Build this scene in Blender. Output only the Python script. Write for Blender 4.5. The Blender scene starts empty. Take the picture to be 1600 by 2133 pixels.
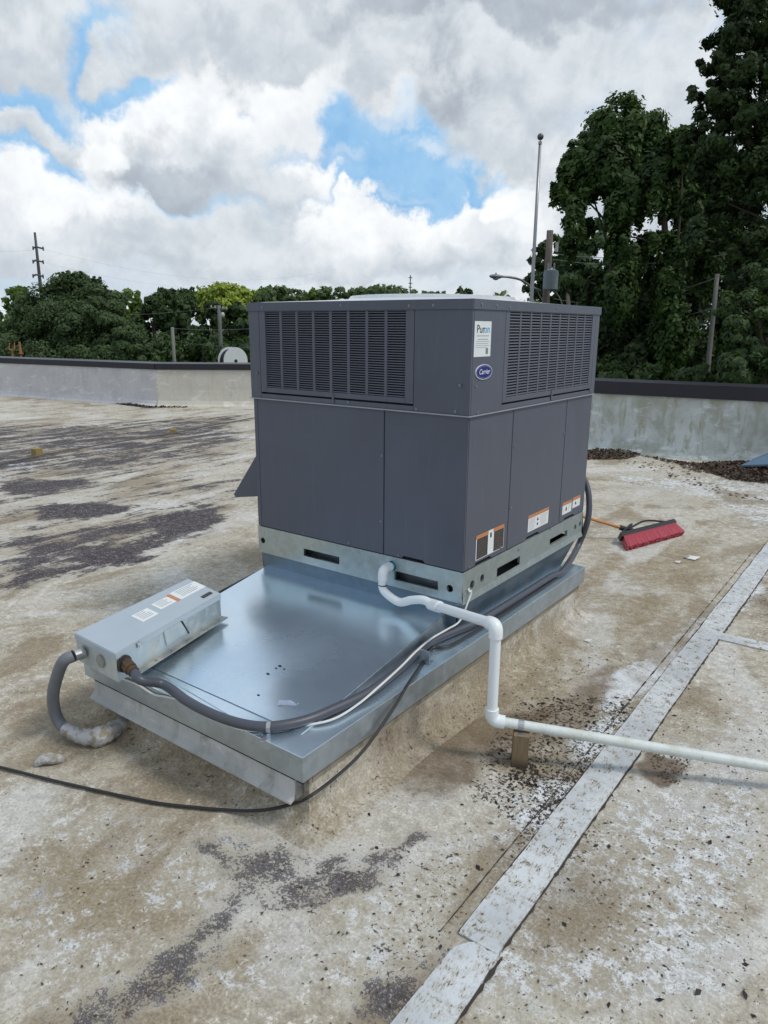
import bpy, bmesh, math, random
import numpy as np
from mathutils import Vector, Matrix
random.seed(7)
RNG = np.random.default_rng(11)
S = bpy.context.scene
COL = S.collection
R = math.radians

# ------------------------------------------------------------------ camera
CAM = Vector((1.502, -2.625, 1.624))
YAW, PITCH, ROLL, FPX = R(-36.383), R(14.397), R(0.407), 1504.55
fw = Vector((math.sin(YAW)*math.cos(PITCH), math.cos(YAW)*math.cos(PITCH), -math.sin(PITCH)))
rt0 = Vector((math.cos(YAW), -math.sin(YAW), 0)); up0 = rt0.cross(fw)
RT = rt0*math.cos(ROLL) + up0*math.sin(ROLL); UP = -rt0*math.sin(ROLL) + up0*math.cos(ROLL)
cd = bpy.data.cameras.new('camera'); cam = bpy.data.objects.new('camera', cd); COL.objects.link(cam)
M = Matrix((RT, UP, -fw)).transposed().to_4x4(); M.translation = CAM
cam.matrix_world = M
cd.sensor_fit = 'VERTICAL'; cd.sensor_height = 36.0; cd.sensor_width = 27.0
cd.lens = FPX/2133*36; cd.clip_start = 0.05; cd.clip_end = 3000
S.camera = cam

def ray(x, y): return (fw + RT*((x-800)/FPX) - UP*((y-1066.5)/FPX))
def pz(x, y, z=0.0):
    d = ray(x, y); return CAM + d*((z-CAM.z)/d.z)
def px_(x, y, X):
    d = ray(x, y); return CAM + d*((X-CAM.x)/d.x)
def py_(x, y, Y):
    d = ray(x, y); return CAM + d*((Y-CAM.y)/d.y)
def pd(x, y, dist): return CAM + ray(x, y)*dist           # dist measured along the view axis

# ------------------------------------------------------------------ view
vs = S.view_settings
vs.view_transform = 'Standard'; vs.look = 'None'; vs.gamma = 1.0; vs.use_curve_mapping = False
vs.exposure = 0.12

# ------------------------------------------------------------------ sun
SUN_AZ, SUN_EL = R(72), R(54)          # azimuth clockwise from +Y
sdir = Vector((math.sin(SUN_AZ)*math.cos(SUN_EL), math.cos(SUN_AZ)*math.cos(SUN_EL), math.sin(SUN_EL)))
sl = bpy.data.lights.new('sun', 'SUN'); sl.energy = 1.75; sl.angle = R(11); sl.color = (1.0, 0.95, 0.87)
so = bpy.data.objects.new('sun', sl); COL.objects.link(so)
so.rotation_euler = sdir.to_track_quat('Z', 'Y').to_euler(); so.location = (0, 0, 30)

# ------------------------------------------------------------------ node helpers
class NT:
    def __init__(s, tree): s.t = tree; s.n = tree.nodes; s.l = tree.links
    def put(s, inp, v):
        if v is None: return
        if isinstance(v, bpy.types.NodeSocket): s.l.new(v, inp)
        else:
            if inp.type == 'RGBA' and len(v) == 3: v = (*v, 1)
            inp.default_value = v
    def math(s, op, a, b=None, c=None, clamp=False):
        n = s.n.new('ShaderNodeMath'); n.operation = op; n.use_clamp = clamp
        s.put(n.inputs[0], a); s.put(n.inputs[1], b); s.put(n.inputs[2], c); return n.outputs[0]
    def add(s, a, b): return s.math('ADD', a, b)
    def sub(s, a, b): return s.math('SUBTRACT', a, b)
    def mul(s, a, b, clamp=False): return s.math('MULTIPLY', a, b, clamp=clamp)
    def vmath(s, op, a, b=None):
        n = s.n.new('ShaderNodeVectorMath'); n.operation = op; s.put(n.inputs[0], a)
        if b is not None: s.put(n.inputs[1], b)
        return n.outputs[0]
    def step(s, v, lo, hi, a=0.0, b=1.0):
        n = s.n.new('ShaderNodeMapRange'); n.interpolation_type = 'SMOOTHSTEP'
        for k, q in enumerate((v, lo, hi, a, b)): s.put(n.inputs[k], q)
        return n.outputs[0]
    def mix(s, f, a, b, mode='MIX'):
        n = s.n.new('ShaderNodeMix'); n.data_type = 'RGBA'; n.blend_type = mode
        s.put(n.inputs[0], f); s.put(n.inputs[6], a); s.put(n.inputs[7], b); return n.outputs[2]
    def noise(s, vec, scale, detail=4, rough=.55, dist=0.0, lac=2.0):
        n = s.n.new('ShaderNodeTexNoise'); s.put(n.inputs['Vector'], vec); n.inputs['Scale'].default_value = scale
        n.inputs['Detail'].default_value = detail; n.inputs['Roughness'].default_value = rough
        n.inputs['Distortion'].default_value = dist; n.inputs['Lacunarity'].default_value = lac
        return n.outputs['Fac']
    def noisec(s, vec, scale, detail=4, rough=.55):
        n = s.n.new('ShaderNodeTexNoise'); s.put(n.inputs['Vector'], vec); n.inputs['Scale'].default_value = scale
        n.inputs['Detail'].default_value = detail; n.inputs['Roughness'].default_value = rough
        return n.outputs['Color']
    def voro(s, vec, scale, feat='F1', out='Distance'):
        n = s.n.new('ShaderNodeTexVoronoi'); n.feature = feat; s.put(n.inputs['Vector'], vec); n.inputs['Scale'].default_value = scale
        return n.outputs[out]
    def coord(s, which='Object'):
        return s.n.new('ShaderNodeTexCoord').outputs[which]
    def mapping(s, vec, scale=(1, 1, 1), rot=(0, 0, 0), loc=(0, 0, 0)):
        n = s.n.new('ShaderNodeMapping'); s.put(n.inputs[0], vec)
        n.inputs['Location'].default_value = loc; n.inputs['Rotation'].default_value = rot; n.inputs['Scale'].default_value = scale
        return n.outputs[0]
    def attr(s, name, out='Fac'):
        n = s.n.new('ShaderNodeAttribute'); n.attribute_name = name; return n.outputs[out]
    def xyz(s, v):
        n = s.n.new('ShaderNodeSeparateXYZ'); s.put(n.inputs[0], v); return n.outputs
    def comb(s, x, y, z):
        n = s.n.new('ShaderNodeCombineXYZ')
        for k, q in enumerate((x, y, z)): s.put(n.inputs[k], q)
        return n.outputs[0]
    def bump(s, h, strength=.3, dist=.01):
        n = s.n.new('ShaderNodeBump'); s.put(n.inputs['Height'], h); n.inputs['Strength'].default_value = strength
        n.inputs['Distance'].default_value = dist; return n.outputs[0]

# ------------------------------------------------------------------ world: sky with cumulus
W = bpy.data.worlds.new('World'); S.world = W; W.use_nodes = True
w = NT(W.node_tree); w.n.clear()
out = w.n.new('ShaderNodeOutputWorld'); bg = w.n.new('ShaderNodeBackground'); w.l.new(bg.outputs[0], out.inputs[0])
STR = 0.1; bg.inputs[1].default_value = STR
sky = w.n.new('ShaderNodeTexSky'); sky.sky_type = 'NISHITA'; sky.sun_disc = False
sky.sun_elevation = SUN_EL; sky.sun_rotation = SUN_AZ; sky.air_density = 1.3; sky.dust_density = 1.0; sky.ozone_density = 2.0
dvec = w.coord('Generated')
dx, dy, dz = w.xyz(dvec)[:]
az = w.math('ARCTAN2', dx, dy)
el = w.math('ARCSINE', dz)
aev = w.comb(az, w.mul(el, 1.25), 0.0)
def C(r, g, b): # sRGB 0-255 seen in the picture -> radiance before STR
    f = lambda c: ((c/255+0.055)/1.055)**2.4 if c > 10 else c/255/12.92
    return (f(r)/STR, f(g)/STR, f(b)/STR, 1)
# edge distortion: big billows plus small cauliflower detail
n1 = w.noisec(dvec, 7.0, 3, .5)
n2 = w.noisec(dvec, 24.0, 4, .62)
d1 = w.vmath('SUBTRACT', n1, (0.5, 0.5, 0.5)); d2 = w.vmath('SUBTRACT', n2, (0.5, 0.5, 0.5))
def vscale(v, k):
    n = w.n.new('ShaderNodeVectorMath'); n.operation = 'SCALE'; w.put(n.inputs[0], v); n.inputs['Scale'].default_value = k; return n.outputs[0]
offs = w.vmath('ADD', vscale(d1, 0.17), vscale(d2, 0.07))
ox, oy, _ = w.xyz(offs)[:]
azd = w.add(az, ox); eld = w.add(el, oy)
bill = w.add(w.mul(w.noise(dvec, 15.0, 5, .6, .4), .7), w.mul(w.noise(dvec, 44.0, 4, .6, .3), .3))             # internal billows
wisp = w.noise(w.comb(w.mul(az, 0.5), w.mul(el, 2.2), 0.3), 9.0, 6, .62, .8)
# blue
blue = w.mix(1.0, sky.outputs[0], (1.35, 1.45, 1.5, 1), 'MULTIPLY')
blue = w.mix(w.step(el, 0.0, 0.40), C(182, 212, 234), C(116, 168, 220))
blue = w.mix(0.12, blue, sky.outputs[0])
blue = w.mix(w.step(wisp, .45, .75, 0, .55), blue, C(205, 220, 234))
# general deck of cloud over the whole sky
deck = w.noise(w.comb(w.mul(az, 1.0), w.mul(el, 1.7), 0.0), 3.2, 6, .55, .3)
cover = w.step(deck, .40, .50)
dcol = w.mix(w.step(w.add(w.mul(bill, .5), w.mul(deck, .5)), .38, .60), C(178, 187, 197), C(232, 236, 239))
def aebox(px, py): 
    d = ray(px, py).normalized(); return math.atan2(d.x, d.y), math.asin(d.z)
# reusable group: one soft cloud lobe (or hole)
G = bpy.data.node_groups.new('cloud_lobe', 'ShaderNodeTree')
for nm, ty in (('prev', 'NodeSocketColor'), ('a', 'NodeSocketFloat'), ('e', 'NodeSocketFloat'), ('a0', 'NodeSocketFloat'), ('e0', 'NodeSocketFloat'),
               ('ia', 'NodeSocketFloat'), ('ie', 'NodeSocketFloat'), ('soft', 'NodeSocketFloat'), ('bill', 'NodeSocketFloat'), ('top', 'NodeSocketColor'), ('bot', 'NodeSocketColor'), ('amt', 'NodeSocketFloat')):
    G.interface.new_socket(nm, in_out='INPUT', socket_type=ty)
G.interface.new_socket('col', in_out='OUTPUT', socket_type='NodeSocketColor')
g = NT(G); gi = g.n.new('NodeGroupInput').outputs; go = g.n.new('NodeGroupOutput')
u_ = g.mul(g.sub(gi['a'], gi['a0']), gi['ia']); v_ = g.mul(g.sub(gi['e'], gi['e0']), gi['ie'])
vd = g.math('MINIMUM', v_, 0.0)                       # flatter underside
vv = g.add(v_, g.mul(vd, 0.25))
r_ = g.math('SQRT', g.add(g.mul(u_, u_), g.mul(vv, vv)))
msk = g.mul(g.step(r_, g.sub(1.0, gi['soft']), 1.0, 1.0, 0.0), gi['amt'])
lit = g.step(g.add(g.add(g.mul(v_, .55), g.mul(u_, .12)), g.mul(g.sub(gi['bill'], .5), 3.0)), -.55, .65)
g.l.new(g.mix(msk, gi['prev'], g.mix(lit, gi['bot'], gi['top'])), go.inputs[0])
def lobe(prev, px, py, rx, ry, soft, top, bot, amt=1.0):
    a0, e0 = aebox(px, py)
    n = w.n.new('ShaderNodeGroup'); n.node_tree = G
    k = 1.0/FPX
    for nm, v in (('prev', prev), ('a', azd), ('e', eld), ('a0', a0), ('e0', e0), ('ia', 1/(rx*k)), ('ie', 1/(ry*k)), ('soft', min(.95, soft+.05)), ('bill', bill), ('top', top), ('bot', bot), ('amt', amt)):
        w.put(n.inputs[nm], v)
    return n.outputs[0]
WH, LG, MG, DG = C(246, 248, 250), C(220, 226, 231), C(188, 197, 206), C(166, 175, 186)
sc = w.mix(cover, blue, dcol)
sc0 = sc
def hole(px, py, rx, ry, soft=.5, amt=1.0):
    global sc
    sc = lobe(sc, px, py, rx, ry, soft, C(158, 199, 233), C(134, 183, 226), amt)
# high grey masses across the top
for a in ((350, 40, 330, 110, .5, LG, MG), (760, 90, 330, 130, .5, LG, MG), (1150, 120, 350, 160, .6, LG, MG), (1450, 260, 300, 200, .6, LG, MG), (60, 110, 170, 110, .4, LG, MG), (1000, 20, 500, 60, .6, MG, DG)):
    sc = lobe(sc, *a)
for a in ((195, 110, 75, 75), (265, 175, 95, 45), (70, 215, 140, 40), (70, 320, 170, 50), (150, 345, 80, 50), (700, 290, 110, 90), (830, 350, 150, 110), (760, 400, 110, 60), (930, 300, 80, 70), (1000, 385, 130, 45), (900, 430, 90, 40), (300, 200, 50, 40)):
    hole(*a)
for a in ((880, 315, 70, 24, .8, .7), (720, 330, 60, 20, .8, .45), (800, 400, 90, 18, .8, .4), (960, 350, 60, 30, .8, .55), (840, 260, 60, 30, .8, .6), (90, 235, 80, 14, .8, .4)):
    sc = lobe(sc, *a[:5], C(222, 231, 240), C(196, 213, 229), a[5])
# left drifting bank, central grey cumulus, low bank along the horizon
for a in ((70, 270, 150, 36, .5, LG, MG), (620, 170, 110, 110, .45, WH, LG), (560, 90, 160, 90, .5, LG, MG),
          (230, 120, 60, 60, .4, LG, MG), (1010, 270, 110, 110, .55, LG, MG), (940, 180, 130, 90, .5, LG, DG),
          (600, 250, 110, 95, .35, WH, LG), (420, 270, 140, 85, .3, WH, LG), (300, 300, 100, 80, .3, WH, MG), (230, 330, 70, 60, .3, WH, LG),
          (480, 350, 150, 70, .45, LG, MG), (350, 370, 150, 42, .5, MG, DG), (650, 380, 60, 50, .4, WH, LG), (590, 400, 90, 50, .5, LG, MG),
          (60, 420, 190, 90, .3, WH, LG), (230, 470, 170, 80, .4, WH, MG), (120, 520, 320, 70, .5, LG, MG),
          (430, 480, 240, 70, .4, LG, MG), (735, 430, 50, 45, .3, WH, LG), (700, 480, 120, 60, .35, WH, LG), (810, 470, 90, 50, .35, WH, LG), (580, 545, 420, 60, .6, LG, MG),
          (900, 490, 110, 60, .35, WH, LG), (1000, 460, 80, 55, .3, WH, LG), (1090, 450, 110, 95, .25, WH, LG), (1060, 430, 60, 50, .3, WH, WH), (1150, 500, 120, 80, .35, WH, LG),
          (960, 560, 300, 55, .6, LG, MG), (1300, 420, 200, 150, .5, LG, MG), (250, 590, 500, 40, .8, C(206, 216, 226), C(190, 203, 216)), (850, 605, 500, 40, .8, C(222, 228, 234), C(200, 212, 222))):
    sc = lobe(sc, *a)
sc = w.mix(w.step(el, -0.02, 0.0, 1, 0), sc, C(150, 155, 150))
w.l.new(sc, bg.inputs[0])
# the individually placed clouds fill one part of the sky; elsewhere the plain deck carries on (cheaper closure)
bg2 = w.n.new('ShaderNodeBackground'); bg2.inputs[1].default_value = STR
w.l.new(w.mix(w.step(el, -0.02, 0.0, 1, 0), sc0, C(150, 155, 150)), bg2.inputs[0])
near = w.mul(w.step(w.math('ABSOLUTE', w.sub(az, YAW)), .72, .85, 1, 0), w.step(el, .48, .60, 1, 0))
ms = w.n.new('ShaderNodeMixShader'); w.l.new(near, ms.inputs[0]); w.l.new(bg2.outputs[0], ms.inputs[1]); w.l.new(bg.outputs[0], ms.inputs[2]); w.l.new(ms.outputs[0], out.inputs[0])
W.cycles.sampling_method = 'MANUAL'; W.cycles.sample_map_resolution = 512

# ------------------------------------------------------------------ object helpers
def tag(o, label=None, cat=None, group=None, kind=None):
    if label: o['label'] = label
    if cat: o['category'] = cat
    if group: o['group'] = group
    if kind: o['kind'] = kind
    return o
def empty(name, loc=(0, 0, 0), label=None, cat=None, group=None):
    o = bpy.data.objects.new(name, None); COL.objects.link(o); o.location = loc; o.empty_display_size = .1
    return tag(o, label, cat, group)
def link(name, me, mat=None, parent=None):
    if mat is not None and not me.materials: me.materials.append(mat)
    o = bpy.data.objects.new(name, me); COL.objects.link(o)
    if parent is not None:
        o.parent = parent; o.matrix_parent_inverse = Matrix.Translation(-parent_loc(parent))
    return o
def parent_loc(p):
    v = Vector(p.location)
    q = p.parent
    if q is not None: return v if p.type != 'EMPTY' else v
    return v
def mesh(name, V, F, mat=None, parent=None, smooth=False):
    me = bpy.data.meshes.new(name); me.from_pydata([tuple(v) for v in V], [], F); me.update()
    if smooth: me.shade_smooth()
    return link(name, me, mat, parent)
class MB:
    def __init__(s): s.bm = bmesh.new()
    def box(s, x0, x1, y0, y1, z0, z1, bev=0.0, mtx=None):
        b = bmesh.new(); bmesh.ops.create_cube(b, size=1)
        bmesh.ops.scale(b, vec=(x1-x0, y1-y0, z1-z0), verts=b.verts)
        bmesh.ops.translate(b, vec=((x0+x1)/2, (y0+y1)/2, (z0+z1)/2), verts=b.verts)
        if bev: bmesh.ops.bevel(b, geom=b.edges[:], offset=bev, segments=2, affect='EDGES', profile=.5)
        if mtx is not None: bmesh.ops.transform(b, matrix=mtx, verts=b.verts)
        s.merge(b); return s
    def merge(s, b):
        me = bpy.data.meshes.new('tmp'); b.to_mesh(me); b.free(); s.bm.from_mesh(me); bpy.data.meshes.remove(me)
    def cyl(s, c, axis, r, h, seg=20, r2=None, bev=0.0):
        b = bmesh.new(); bmesh.ops.create_cone(b, cap_ends=True, segments=seg, radius1=r, radius2=r if r2 is None else r2, depth=h)
        if bev: bmesh.ops.bevel(b, geom=[e for e in b.edges if len(e.link_faces) == 2 and any(len(f.verts) > 4 for f in e.link_faces)], offset=bev, segments=2, affect='EDGES')
        q = Vector(axis).normalized().to_track_quat('Z', 'Y').to_matrix().to_4x4()
        bmesh.ops.transform(b, matrix=Matrix.Translation(c) @ q, verts=b.verts); s.merge(b); return s
    def sphere(s, c, r, seg=12, sz=(1, 1, 1)):
        b = bmesh.new(); bmesh.ops.create_uvsphere(b, u_segments=seg, v_segments=max(6, seg//2), radius=r)
        bmesh.ops.scale(b, vec=sz, verts=b.verts); bmesh.ops.translate(b, vec=c, verts=b.verts); s.merge(b); return s
    def prism(s, poly, origin, ux, uy, depth):
        """polygon in the (ux,uy) plane extruded by vector depth"""
        o, ux, uy, dp = Vector(origin), Vector(ux), Vector(uy), Vector(depth)
        A = [s.bm.verts.new(o+ux*a+uy*b) for a, b in poly]; B = [s.bm.verts.new(o+ux*a+uy*b+dp) for a, b in poly]
        s.bm.faces.new(A); s.bm.faces.new(B[::-1]); n = len(poly)
        for i in range(n): s.bm.faces.new((A[i], B[i], B[(i+1) % n], A[(i+1) % n]))
        return s
    def quad(s, *p):
        s.bm.faces.new([s.bm.verts.new(q) for q in p]); return s
    def tube(s, pts, r, seg=12, closed_ends=True, n=6, rfun=None):
        P = catmull([Vector(p) for p in pts], n) if n > 1 else [Vector(p) for p in pts]
        rings = []; t0 = (P[1]-P[0]).normalized(); nrm = t0.orthogonal().normalized()
        for i, p in enumerate(P):
            t = (P[min(i+1, len(P)-1)]-P[max(i-1, 0)]).normalized()
            nrm = (nrm - t*nrm.dot(t)).normalized(); bn = t.cross(nrm)
            rr = r if rfun is None else rfun(i/(len(P)-1))
            rings.append([s.bm.verts.new(p+(nrm*math.cos(a)+bn*math.sin(a))*rr) for a in [2*math.pi*k/seg for k in range(seg)]])
        for a, b in zip(rings, rings[1:]):
            for k in range(seg): s.bm.faces.new((a[k], a[(k+1) % seg], b[(k+1) % seg], b[k]))
        if closed_ends: s.bm.faces.new(rings[0][::-1]); s.bm.faces.new(rings[-1])
        return s
    def build(s, name, mat, parent=None, smooth=False, auto=False):
        bmesh.ops.recalc_face_normals(s.bm, faces=s.bm.faces)
        me = bpy.data.meshes.new(name); s.bm.to_mesh(me); s.bm.free()
        if smooth: me.shade_smooth()
        if auto:
            me.shade_smooth()
            try: me.set_sharp_from_angle(angle=R(35))
            except Exception: pass
        return link(name, me, mat, parent)
def catmull(P, n):
    Q = [P[0]*2-P[1]] + P + [P[-1]*2-P[-2]]; o = []
    for i in range(1, len(Q)-2):
        a, b, c, d = Q[i-1], Q[i], Q[i+1], Q[i+2]
        for k in range(n):
            t = k/n
            o.append(0.5*((2*b)+(c-a)*t+(2*a-5*b+4*c-d)*t*t+(-a+3*b-3*c+d)*t**3))
    o.append(P[-1]); return o
def boolean_cut(obj, cutters):
    for c in cutters:
        m = obj.modifiers.new('b', 'BOOLEAN'); m.operation = 'DIFFERENCE'; m.object = c; m.solver = 'EXACT'
    dg = bpy.context.evaluated_depsgraph_get(); me = bpy.data.meshes.new_from_object(obj.evaluated_get(dg))
    obj.modifiers.clear(); obj.data = me
    for c in cutters: bpy.data.objects.remove(c)
def text_part(txt, size, mtx, mat, parent, shear=0.0, name='lettering', align='LEFT', ext=0.0004, xs=1.0):
    cu = bpy.data.curves.new('txt', 'FONT'); cu.body = txt; cu.size = size; cu.shear = shear; cu.align_x = align; cu.extrude = ext
    to = bpy.data.objects.new('txt', cu); COL.objects.link(to); bpy.context.view_layer.update()
    me = bpy.data.meshes.new_from_object(to.evaluated_get(bpy.context.evaluated_depsgraph_get()))
    bpy.data.objects.remove(to)
    me.transform(mtx @ Matrix.Diagonal((xs, 1, 1, 1))); me.name = name; me.materials.clear()
    return link(name, me, mat, parent)

# ------------------------------------------------------------------ materials
def mat(name):
    m = bpy.data.materials.new(name); m.use_nodes = True; t = NT(m.node_tree)
    p = m.node_tree.nodes['Principled BSDF']; return m, t, p
def simple(name, col, rough=.6, metal=0.0, var=.12, scale=8, bump=.0, spec=.5):
    m, t, p = mat(name); o = t.coord()
    n = t.noise(o, scale, 5, .6)
    c = t.mix(n, tuple(c*(1-var) for c in col)+(1,), tuple(min(1, c*(1+var)) for c in col)+(1,))
    t.put(p.inputs['Base Color'], c); p.inputs['Roughness'].default_value = rough; p.inputs['Metallic'].default_value = metal
    p.inputs['Specular IOR Level'].default_value = spec
    if bump: t.put(p.inputs['Normal'], t.bump(t.noise(o, scale*6, 4), bump, .005))
    return m
def painted_metal(name, col, rough=.42):
    m, t, p = mat(name); o = t.coord()
    big = t.noise(o, 2.2, 4, .6, .5); fine = t.noise(o, 190, 2)
    streak = t.noise(t.mapping(o, (14, 14, 1.2)), 2.0, 4, .6)
    c = t.mix(t.step(big, .3, .7), tuple(x*.93 for x in col)+(1,), tuple(x*1.07 for x in col)+(1,))
    c = t.mix(t.step(streak, .54, .8, 0, .15), c, (.22, .22, .22, 1))
    t.put(p.inputs['Base Color'], c)
    t.put(p.inputs['Roughness'], t.step(big, .2, .8, rough-.06, rough+.1))
    t.put(p.inputs['Normal'], t.bump(t.add(t.mul(fine, .3), t.mul(t.noise(o, 3.0, 2), 3.0)), .12, .003))
    return m
GREY = painted_metal('grey_enamel', (.080, .089, .120))
GREY2 = painted_metal('grey_enamel_frame', (.088, .096, .126))
DARK = simple('dark_gap', (.006, .006, .008), .8)
BLACK = simple('black_coil', (.012, .013, .017), .7)
def galv(name, col, rough, spang=26, dirt=.3, dirtcol=(.30, .29, .26), cloudy=.22, spv=.07):
    m, t, p = mat(name); o = t.coord()
    v = t.voro(t.vmath('ADD', o, vs2(t, o)), spang, 'F1', 'Color')
    vx = t.xyz(v)[0]
    big = t.noise(o, 1.3, 2, .5, .3); mid = t.noise(o, 9, 5, .65)
    c = t.mix(vx, tuple(x*(1-spv) for x in col)+(1,), tuple(min(1, x*(1+spv)) for x in col)+(1,))
    c = t.mix(t.step(big, .3, .75, 0, cloudy), c, tuple(x*.74 for x in col)+(1,))
    dm = t.mul(t.step(t.add(t.mul(mid, .7), t.mul(big, .5)), .56, .74), dirt)
    c = t.mix(dm, c, (*dirtcol, 1))
    t.put(p.inputs['Base Color'], c); t.put(p.inputs['Metallic'], t.step(dm, 0, 1, .92, .1))
    rr = t.add(t.add(t.mul(vx, spv*.6), rough-.03), t.add(t.mul(dm, .4), t.step(big, .3, .75, -.03, .14)))
    t.put(p.inputs['Roughness'], rr)
    t.put(p.inputs['Normal'], t.bump(t.add(t.noise(o, 2.2, 1, .5), t.mul(mid, .02)), .25, .03))
    return m
def vs2(t, o):
    n = t.n.new('ShaderNodeVectorMath'); n.operation = 'SCALE'; t.put(n.inputs[0], t.noisec(o, 30, 2)); n.inputs['Scale'].default_value = .02
    return n.outputs[0]
GALV_TOP = galv('galvanised_sheet', (.72, .85, .95), .25, 30, .0, (.45, .47, .46), .04, .02)
GALV_SIDE = galv('galvanised_flange', (.46, .53, .59), .36, 30, .35, (.26, .26, .24))
GALV_RAIL = galv('galvanised_rail', (.45, .52, .53), .34, 40, .30, (.16, .17, .15))
GALV_OLD = galv('weathered_zinc', (.36, .37, .36), .55, 24, .95, (.34, .33, .29))
BOXM = galv('disconnect_paint', (.58, .64, .66), .45, 18, .7, (.36, .36, .31))
PVC = simple('white_pvc', (.72, .76, .78), .33, 0, .05, 12, .02)
def pvc_dirty():
    m, t, p = mat('grimy_pvc'); o = t.coord()
    n = t.noise(o, 14, 5, .7); s = t.noise(o, 70, 4, .7)
    c = t.mix(t.step(n, .4, .7), (.62, .66, .64, 1), (.50, .52, .46, 1))
    c = t.mix(t.step(s, .62, .72, 0, .6), c, (.16, .14, .10, 1))
    t.put(p.inputs['Base Color'], c); p.inputs['Roughness'].default_value = .45; return m
PVCD = pvc_dirty()
CONDUIT = simple('grey_conduit', (.060, .066, .085), .42, 0, .12, 30, .03)
CONDUIT2 = simple('faded_conduit', (.14, .15, .17), .55, 0, .25, 30, .05)
RUBBER = simple('black_cable', (.014, .013, .014), .45)
WIRE = simple('white_wire', (.62, .62, .60), .5)
PRIMER = simple('blue_primer', (.06, .42, .62), .4, 0, .3, 40)
STEEL = simple('steel', (.45, .46, .47), .35, .9)
BRASS = simple('rusty_gland', (.10, .065, .038), .6, .5, .4, 60)
WHITE = simple('label_white', (.70, .73, .74), .5, 0, .04)
ORANGE = simple('label_orange', (.52, .20, .07), .5, 0, .35, 60)
INKK = simple('ink_black', (.02, .02, .02), .5); INKG = simple('ink_grey', (.33, .35, .37), .5)
INKB = simple('ink_blue', (.05, .33, .62), .5); NAVY = simple('badge_blue', (.012, .018, .17), .25); SILVER = simple('badge_white', (.72, .73, .76), .3)
BROWNL = simple('label_photo_brown', (.045, .036, .033), .5, 0, .95, 60)
def woodm():
    m, t, p = mat('weathered_wood'); o = t.coord()
    g_ = t.noise(t.mapping(o, (60, 60, 5)), 2.0, 5, .6, 1.0)
    c = t.mix(g_, (.10, .068, .036, 1), (.30, .22, .13, 1))
    c = t.mix(t.step(t.xyz(o)[2], .0, .05, .85, 0), c, (.05, .038, .025, 1))
    t.put(p.inputs['Base Color'], c); p.inputs['Roughness'].default_value = .85
    t.put(p.inputs['Normal'], t.bump(g_, .6, .004)); return m
WOOD = woodm()
YWOOD = simple('pale_yellow_wood', (.26, .19, .07), .8, 0, .35, 30, .3)

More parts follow.
